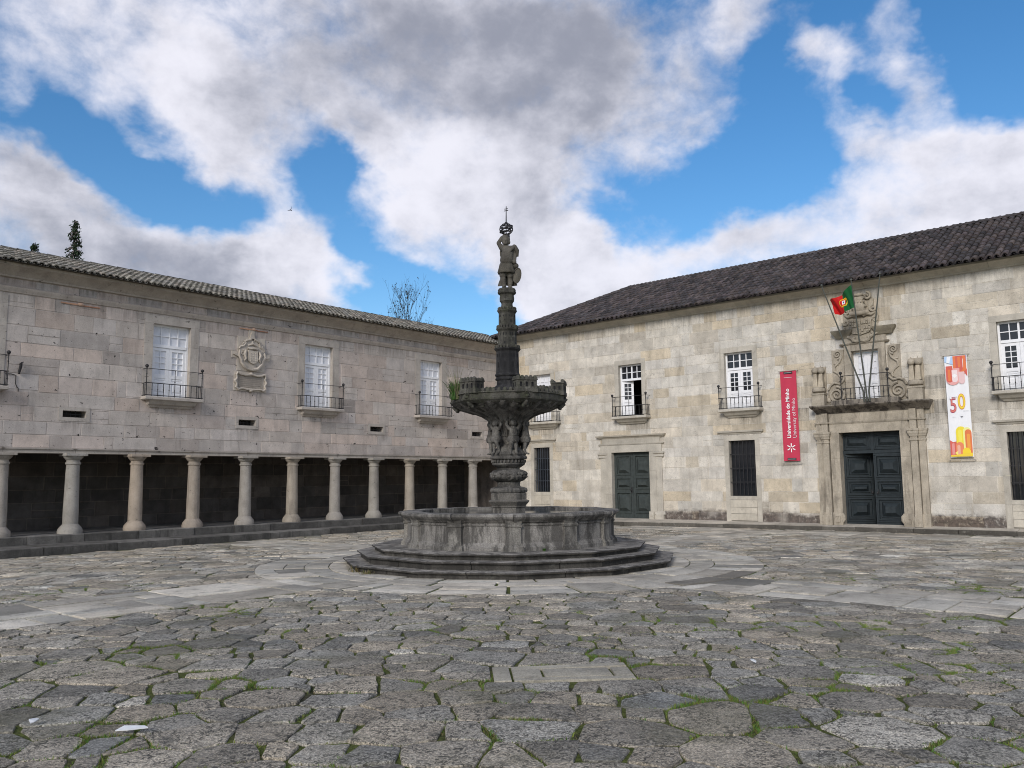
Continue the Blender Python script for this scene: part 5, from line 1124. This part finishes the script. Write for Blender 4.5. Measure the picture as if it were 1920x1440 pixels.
# ------------------------------------------------------------------ flag, poles, banners and other small things
PF = [(-14.17, 4.07), (-14.25, 4.07), (-14.33, 4.07)]; PT = [(-13.52, 7.13), (-14.37, 7.16), (-15.16, 7.20)]
lab = ['grey flagpole over the portal leaning towards the red banner, its top bare', 'middle grey flagpole over the portal carrying the green and red flag', 'bare grey flagpole over the portal leaning towards the white banner']
for (u0, z0), (u1, z1), lb in zip(PF, PT, lab):
    p = MB(TR); p.tube([(u0, .36, z0-.30), (u0, .40, z0), (u1, 1.5, z1)], [.026, .026, .017], 8); o = p.build('flagpole', MT['pole'], smooth=60); tag(o, lb, 'flagpole', 'flagpoles fanned out above the portal')
    b = MB(TR); b.ball((u1, 1.51, z1+.03), .035, 8, 6); b.build('knob', MT['pole'], o, smooth=60)
def flag():
    m = MB(TR); nu, nv = 34, 18
    T0, T1 = Vector((-14.355, 1.46, 7.05)), Vector((-14.335, 1.27, 6.42)); F0, F1 = Vector((-13.66, 1.34, 6.66)), Vector((-13.78, 1.22, 6.26))
    def P(s, t):
        a = T0.lerp(F0, s); b = T1.lerp(F1, s); p = a.lerp(b, t); amp = .055*min(1, s*2.2)
        return (p.x, p.y + amp*sin(s*10+t*3.2)*1.3 + .02*sin(s*23+t*5), p.z + .05*sin(s*7+1.0)*s - .03*s*sin(t*5+s*4))
    G, Rd, Yl, Wh, Bl = (.012, .105, .034), (.52, .016, .016), (.72, .48, .03), (.75, .75, .72), (.02, .05, .25)
    for i in range(nu):
        for j in range(nv):
            s, t = (i+.5)/nu, (j+.5)/nv; dx, dy = (s-.46)*1.5, (t-.5); r = hypot(dx, dy)
            c = G if s < .46 else Rd
            if .19 < r < .25 or (abs(dx*.5-dy) < .02 and r < .25): c = Yl
            if abs(dx) < .12 and -.15 < dy < .15 - max(0, abs(dx)-.06): c = (.55, .02, .02)
            if abs(dx) < .075 and -.10 < dy < .11: c = Wh
            if abs(dx) < .02 and abs(dy) < .05: c = Bl
            m.quad(P(i/nu, j/nv), P((i+1)/nu, j/nv), P((i+1)/nu, (j+1)/nv), P(i/nu, (j+1)/nv), c)
    o = m.build('flag', plain('flag_cloth', (1, 1, 1), .7, .15, var=.03, vscale=3), smooth=180, fix=False); tag(o, 'green and red flag with a yellow armillary emblem flying over the portal', 'flag')
flag()
def banner(u1, u0, z0, z1, mat, label, group=None):
    m = MB(TR); n = 14; R_ = []
    rod = MB(TR); rod.tube([(u0-.05, .10, z1+.012), (u1+.05, .10, z1+.012)], .014, 6); rod.tube([(u0-.05, .10, z0-.07), (u1+.05, .10, z0-.07)], .012, 6)
    for u in (u0-.03, u1+.03): rod.tube([(u, 0, z1+.012), (u, .10, z1+.012)], .010, 5); rod.tube([(u, 0, z0-.07), (u, .10, z0-.07)], .010, 5)
    zs_ = [z0+(z1-z0)*q/24 for q in range(25)]; wv = lambda u, z: .094 + .010*sin((z-z0)*2.3+u*5)*sin(pi*(z-z0)/(z1-z0)) + .004*sin((u-u0)*19+z*1.7)
    for k in range(n): 
        a, b = u0+(u1-u0)*k/n, u0+(u1-u0)*(k+1)/n
        for za, zb in zip(zs_, zs_[1:]): m.quad((a, wv(a, za), za), (b, wv(b, za), za), (b, wv(b, zb), zb), (a, wv(a, zb), zb))
    for k in range(n+1): u = u0+(u1-u0)*k/n; R_.append([(u, .080, z0+.01), (u, .083, z0+.01), (u, .083, z1-.01), (u, .080, z1-.01)])
    m.rings(R_); o = m.build('banner', mat, smooth=30, fix=False); tag(o, label, 'banner', group); rod.build('rod', MT['kerb'], o)
    return o
D_ = .111
def letters(parent, name, vs, fs, fn, tint):
    m = MB(TR); m.add([fn(x, y) for x, y, z in vs], fs, tint); return m.build(name, MT['print'], parent, fix=False)
bo = banner(-11.535, -12.055, 2.09, 4.92, MT['red'], 'tall crimson banner with white vertical lettering and a star emblem, left of the portal')
v, f = text_mesh('Universidade do Minho', .168, offset=.0035, spacing=1.02); letters(bo, 'lettering', v, f, lambda x, y: (-11.805+y*1.0, D_, 2.80+x*.965), (.85, .85, .85))
v, f = text_mesh('University of Minho', .160, spacing=1.0); letters(bo, 'lettering', v, f, lambda x, y: (-11.985+y, D_, 2.80+x*.975), (.72, .62, .64))
e = MB(TR); ec = (-11.80, 2.50)
for k in range(6):
    a = pi/2+pi*k/3; p0, p1 = (.035, .135); ww = .015; ca, sa = cos(a), sin(a)
    if k in (2, 4): p0, p1 = .055, .135
    e.add([(ec[0]+r*ca-w*sa, D_, ec[1]+r*sa+w*ca) for r, w in ((p0, -ww), (p1, -ww), (p1+.012, 0), (p1, ww), (p0, ww), (p0-.01, 0))], [tuple(range(6))], (.85, .85, .85))
e.quad((-11.66, D_, 4.72), (-11.92, D_, 4.72), (-11.92, D_, 4.705), (-11.66, D_, 4.705), (.6, .5, .52)); e.build('emblem', MT['print'], bo, fix=False)
e = MB(TR)
for zc in (4.865, 2.145):
    e.box(-11.94, -11.66, .104, .1115, zc-.035, zc+.035, (.02, .02, .022))
    for k in range(9): e.box(-11.915+k*.027, -11.895+k*.027, .1115, .1130, zc-.012, zc+.014, (.30, .30, .30))
e.build('label_plate', MT['print'], bo)
bw = banner(-16.315, -16.885, 2.08, 4.91, MT['cloth'], 'tall white banner with the number 50 and orange, yellow and blue shapes')
e = MB(TR); UL = -16.315; BW = .57
LAY = [0]
def shp(poly, tint, lay=0):
    LAY[0] += 1; e.add([(UL-.01-x*(BW-.02), D_+.0005*LAY[0], z) for x, z in poly], [tuple(range(len(poly)))], tint)
def arch(x0, x1, z0, z1, tint, lay, n=8, up=True):     # a rounded-ended bar
    r = (x1-x0)/2; zz = (z1-r*BW) if up else (z0+r*BW)
    pts = [((x0+x1)/2+r*cos(pi*k/n), zz+(1 if up else -1)*r*BW*sin(pi*k/n)) for k in range(n+1)]
    shp(([(x1, z0)] + pts + [(x0, z0)]) if up else ([(x1, z1)] + pts + [(x0, z1)]), tint, lay)
OR, RD, PK, YL, BLU, LB, DR = (.72, .20, .08), (.62, .13, .10), (.75, .38, .36), (.80, .66, .06), (.10, .22, .55), (.42, .58, .80), (.42, .03, .10)
shp([(0, 4.89), (1, 4.89), (1, 4.70), (.7, 4.62), (.35, 4.66), (0, 4.74)], LB, 0); shp([(.55, 4.89), (1, 4.89), (1, 4.72), (.8, 4.70)], BLU, 1); shp([(.12, 4.89), (.30, 4.89), (.22, 4.70), (.08, 4.72)], (.80, .82, .86), 1)
arch(.38, .98, 4.33, 4.89, OR, 2, up=False); arch(.52, .84, 4.50, 4.80, (.82, .80, .80), 3, up=False); arch(.50, .82, 4.45, 4.89, RD, 4, up=False); arch(.60, .72, 4.56, 4.86, OR, 5, up=False)
arch(.02, .66, 4.08, 4.55, PK, 3, up=False); arch(.04, .34, 4.16, 4.62, RD, 4, up=False); arch(.30, .56, 4.16, 4.50, (.80, .66, .66), 5, up=False); arch(.60, .88, 4.10, 4.44, (.74, .52, .52), 2, up=False); arch(.12, .24, 4.20, 4.52, OR, 6, up=False); shp([(.3, 4.34), (.42, 4.40), (.54, 4.34), (.42, 4.28)], (.84, .83, .83), 7); shp([(.86, 4.44), (1.0, 4.52), (1.0, 4.30)], RD, 3)
e.build('printed_pattern', MT['print'], bw, fix=False); e = MB(TR); arch(.30, .76, 2.10, 2.93, YL, 1); arch(.40, .56, 2.3, 2.84, (.82, .74, .12), 2); arch(.62, .98, 2.10, 2.90, (.80, .78, .30), 0); arch(.70, 1.0, 2.10, 2.84, OR, 3); arch(.78, .92, 2.3, 2.72, (.80, .34, .08), 4)
shp([(0, 2.10), (.30, 2.10), (.30, 2.52), (.15, 2.50), (.0, 2.56)], RD, 2); shp([(.08, 2.16), (.2, 2.16), (.2, 2.48), (.08, 2.46)], (.72, .30, .28), 3); arch(.26, .62, 2.10, 2.50, (.76, .24, .12), 4); arch(.32, .46, 2.14, 2.42, (.78, .42, .30), 5); arch(.55, .92, 2.10, 2.34, (.85, .62, .05), 6); shp([(0, 2.10), (1, 2.10), (1, 2.20), (.5, 2.17), (0, 2.14)], (.82, .58, .06), 7); shp([(.2, 2.2), (.34, 2.26), (.34, 2.14)], (.85, .72, .2), 8)
e.build('printed_pattern', MT['print'], bw, fix=False); e = MB(TR); shp([(.12, 3.76), (.12, 3.70), (.22, 3.70), (.22, 3.76)], (.6, .6, .62), 1); shp([(.13, 3.752), (.13, 3.708), (.21, 3.708), (.21, 3.752)], (.8, .8, .82), 2)
for k in range(3): shp([(.26, 3.755-k*.02), (.26, 3.745-k*.02), (.46-.05*k, 3.745-k*.02), (.46-.05*k, 3.755-k*.02)], (.5, .5, .52), 1)
shp([(.20, 3.20), (.36, 3.20), (.36, 3.193), (.20, 3.193)], (.7, .66, .66), 1); shp([(.55, 3.215), (.70, 3.215), (.66, 3.19), (.625, 3.175), (.59, 3.19)], (.25, .25, .27), 1); shp([(.70, 3.36), (.95, 3.36), (.95, 3.35), (.70, 3.35)], (.62, .62, .62), 1)
e.build('small_print', MT['print'], bw, fix=False)
v, f = text_mesh('5', .60, offset=.012); letters(bw, 'lettering', v, f, lambda x, y: (UL-.065-x*.62, D_+.006, 3.33+y), DR)
v, f = text_mesh('5', .60, offset=-.004); letters(bw, 'lettering', v, f, lambda x, y: (UL-.070-x*.62, D_+.009, 3.33+y), (.62, .20, .16))
v, f = text_mesh('0', .60, offset=.014); letters(bw, 'lettering', v, f, lambda x, y: (UL-.270-x*.66, D_+.004, 3.41+y), (.72, .28, .08))
v, f = text_mesh('0', .60, offset=-.006); letters(bw, 'lettering', v, f, lambda x, y: (UL-.272-x*.66, D_+.009, 3.41+y), YL)
# a spent torch bracket with its cable on the arcade wall
t = MB(TL); t.tube([(-18.215, .05, 4.33), (-18.20, .08, 4.45), (-18.19, .10, 4.55)], [.03, .036, .028], 8); t.tube([(-18.20, 0, 4.53), (-18.195, .10, 4.56), (-18.15, .12, 4.58)], .012, 6); t.ball((-18.215, .05, 4.31), .03)
o = t.build('wall_lamp', MT['iron'], smooth=50); tag(o, 'small black tube lamp fixed to the arcade wall beside the leftmost balcony', 'lamp')
t = MB(TL); t.tube([(-18.50, .02, 4.27), (-18.38, .02, 4.28), (-18.27, .02, 4.25), (-18.27, .02, 4.05), (-18.24, .015, 3.98), (-18.20, .015, 3.93), (-18.20, .012, 3.86)], .010, 5); t.build('cable', MT['iron'], o)

def paper(x, y, w, h, rot, label, z=.012):
    m = MB(); c, s = cos(rot), sin(rot); P = [(-w, -h*.6), (-w*.2, -h), (w, -h*.3), (w*.7, h*.8), (-w*.6, h)]
    Q = [(x+a*c-b*s, y+a*s+b*c) for a, b in P]; m.rings([[(a, b, z+.004*i) for i, (a, b) in enumerate(Q)], [(a, b, z+.006+.004*i) for i, (a, b) in enumerate(Q)]]); tag(m.build('paper_scrap', MT['paper']), label, 'litter')
paper(-22.95, -16.76, .10, .028, -.75, 'flat long scrap of white paper on the flagstones, larger of two in the left foreground', .022)
paper(-23.29, -16.06, .035, .022, .3, 'small crumpled white scrap on a flagstone near the left edge', .022)
paper(-18.62, -19.0, .045, .025, .6, 'tiny white chip lying on a dark flagstone right of the drain cover', .020)

# ------------------------------------------------------------------ plants, trees, bird
def tuft(name, cx, cy, z, n, h, spread, cols, label, rad=.05, lean=.35, T=TF, w=.006):
    m = MB(T); r = random.Random(hash(name+label) % 1000 if 0 else len(label))
    for _ in range(n):
        a = r.uniform(0, 6.28); rr = r.uniform(0, rad); x, y = cx+rr*cos(a), cy+rr*sin(a); L = h*r.uniform(.4, 1); b = a+r.gauss(0, .5); ln = L*lean*r.uniform(.2, 1.4); c = r.choice(cols); k = r.uniform(.7, 1.3); ww = w*r.uniform(.7, 1.3)
        P = [(x+ln*cos(b)*(t**1.8), y+ln*sin(b)*(t**1.8), z+L*t*(1-.15*t)) for t in (0, .35, .7, 1)]
        q = b+pi/2
        vs = []
        for p, f in zip(P, (1, .9, .6, .08)): vs += [(p[0]-ww*f*cos(q), p[1]-ww*f*sin(q), p[2]), (p[0]+ww*f*cos(q), p[1]+ww*f*sin(q), p[2])]
        m.add(vs, [(0, 1, 3, 2), (2, 3, 5, 4), (4, 5, 7, 6)], tuple(x*k for x in c))
    return tag(m.build(name, MT['leaf'], fix=False), label, 'plant')
GR = [(.045, .11, .022), (.06, .13, .03), (.03, .08, .02), (.10, .14, .05)]
TN = [(.22, .19, .12), (.16, .16, .09)]
def bowl_plant():
    t = radians(-68); tuft('grass_clump', 1.06*cos(t), 1.06*sin(t), 3.18, 380, .50, .1, GR+GR+TN, 'bushy green grass clump growing out of the left edge of the fountain bowl', .15, .45, w=.008)
    tuft('weed_stalks', 1.09*cos(t), 1.09*sin(t), 3.22, 44, .78, .1, TN+[(.10, .13, .06)], 'thin dry stalks rising above the grass at the left edge of the fountain bowl', .14, .40, w=.004)
bowl_plant()
t = radians(-58); tuft('dry_weed', 3.20*cos(t), 3.20*sin(t), -.01, 90, .17, .1, [(.20, .15, .08), (.13, .11, .05), (.08, .09, .03)], 'dry brown weed at the left foot of the lowest fountain step', .16, .7)
t = radians(-50); tuft('dry_weed', 3.24*cos(t), 3.24*sin(t), -.01, 50, .11, .1, [(.17, .14, .07), (.09, .10, .03)], 'smaller brown weed at the lowest fountain step, nearer the front', .12, .7)
t = radians(16); tuft('moss_fringe', 2.19*cos(t), 2.19*sin(t), .358, 260, .06, .1, GR, 'green moss fringe along the foot of the front basin panel', .02, .5)
for o in COL.objects:
    if o.name == 'moss_fringe':
        pass
def leaf_quad(m, c, s, r, tint):
    u = Vector((r.gauss(0, 1), r.gauss(0, 1), r.gauss(0, 1))).normalized(); v = u.orthogonal().normalized(); q = r.uniform(0, 6.28); w = u.cross(v); a = v*cos(q)+w*sin(q); b = u.cross(a)
    m.add([tuple(c-a*s), tuple(c+b*s*.4), tuple(c+a*s), tuple(c-b*s*.4)], [(0, 1, 2, 3)], tint)
def conifer(x, y, top, base, width, label, seed, n=2600):
    root = thing('conifer', label, 'tree', (x, y, 0)); r = random.Random(seed)
    tk = MB(); tk.tube([(x, y, -.1), (x+.05, y, top*.5), (x, y, top-.15)], [.22, .15, .015], 8); tk.build('trunk', MT['bark'], root)
    m = MB(); H = top-base; z = base
    while z < top-.05:
        f = (top-z)/H; rad = width*(.12+.88*f)*r.uniform(.55, 1.15); a = r.uniform(0, 6.28)
        P = [Vector((x+rad*t*cos(a), y+rad*t*sin(a), z+rad*(.25*t-.75*t*t))) for t in (0, .3, .6, .85, 1)]
        m.tube([tuple(p) for p in P], [.02, .016, .012, .008, .004], 4, (.5, .4, .4))
        for k in range(int(26*(.35+rad))):
            t = r.uniform(.15, 1.0)**.8; i = min(3, int(t*4)); p = P[i].lerp(P[i+1], t*4-i) if t < 1 else P[4]
            g = r.uniform(.5, 1.4); leaf_quad(m, p+Vector((r.gauss(0, .05), r.gauss(0, .05), r.gauss(-.04, .05))), r.uniform(.05, .10), r, (.026*g, .046*g, .022*g))
        z += r.uniform(.012, .03)*(H/4)
    m.build('crown', MT['leaf'], root, fix=False)
conifer(-9.47, 20.0, 14.55, 9.0, 1.05, 'tall dark conifer showing its pointed top above the arcade roof', 3)
conifer(-11.22, 20.0, 13.02, 8.5, .85, 'small conifer of which only two tips clear the arcade roof near the left edge', 8)
def bare_tree():
    x, y = 12.7, 20.0; root = thing('bare_tree', 'bare winter tree with thin twigs and a few brown leaves behind the arcade roof', 'tree', (x, y, 0)); r = random.Random(21)
    tk = MB(); br = MB(); tk.tube([(x, y, -.1), (x, y, 4), (x+.05, y, 9.5)], [.28, .22, .13], 9); lf = []
    def grow(p, d, L, rad, lv):
        n = 4; pts = [p]; q = p.copy(); dd = d.copy()
        for i in range(n):
            dd = (dd + Vector((r.gauss(0, .10), r.gauss(0, .10), .06))).normalized(); q = q + dd*L/n; pts.append(q.copy())
        br.tube([tuple(a) for a in pts], [rad*.62*(1-.5*i/n) for i in range(n+1)], 5)
        if lv >= 2:
            for _ in range(r.choice((0, 0, 1))): lf.append(r.choice(pts[1:]) + Vector((r.gauss(0, .05), r.gauss(0, .05), r.gauss(0, .04))))
        if lv < 4:
            for k in range(r.choice((3, 3, 4)) if lv else 9):
                t = r.uniform(.3, 1); b = pts[min(n, int(t*n)+1)]; a = r.uniform(0, 6.28); s_ = r.uniform(.35, .75)
                nd = (dd*1.0 + Vector((cos(a), sin(a), .25))*s_).normalized(); grow(b, nd, L*r.uniform(.5, .72), rad*.55, lv+1)
    grow(Vector((x, y, 9.4)), Vector((0, 0, 1)), 4.6, .11, 0)
    for a, s_ in ((.3, .9), (2.2, .8), (3.6, .95), (5.2, .85), (1.2, .6)): grow(Vector((x, y, 9.0)), Vector((cos(a)*s_*.75, sin(a)*s_*.75, 1)).normalized(), 3.6, .08, 1)
    for c in lf: leaf_quad(br, c, r.uniform(.05, .095)*1.7, r, (.8, .7, .6))
    zt = max(p[2] for p in br.v); f = (16.1-9.0)/(zt-9.0); wd = .62       # trim the crown to the height it shows
    br.v = [(x+(p[0]-x)*wd, y+(p[1]-y)*wd, 9.0+(p[2]-9.0)*f) for p in br.v]
    tk.build('trunk', MT['bark'], root); br.build('crown', MT['bark'], root, fix=False)
bare_tree()
def bird():
    c = Vector((-.342, 15.23, 16.2)); R3, U3, D3 = Vector((.655, -.755, 0)), Vector((0, 0, 1)), Vector((.755, .655, 0))
    T = lambda x, y, z: tuple(c + R3*x + D3*y + U3*z); m = MB(T)
    m.tube([(-.05, .0, .022), (-.01, 0, .01), (.03, 0, -.012), (.065, .0, -.035)], [.012, .024, .022, .010], 8); m.ball((.05, 0, -.03), .02)
    for pts in ([(-.02, 0, .015), (-.10, .03, .004), (-.19, .05, .008)], [(.0, 0, .015), (.035, -.03, .09), (.045, -.05, .20)]):
        m.tube(pts, [.022, .016, .003], 6)
    tag(m.build('bird', plain('bird_feathers', (.02, .02, .025), .7, .2), smooth=60), 'small dark bird gliding in the sky above the arcade roof', 'bird')
bird()
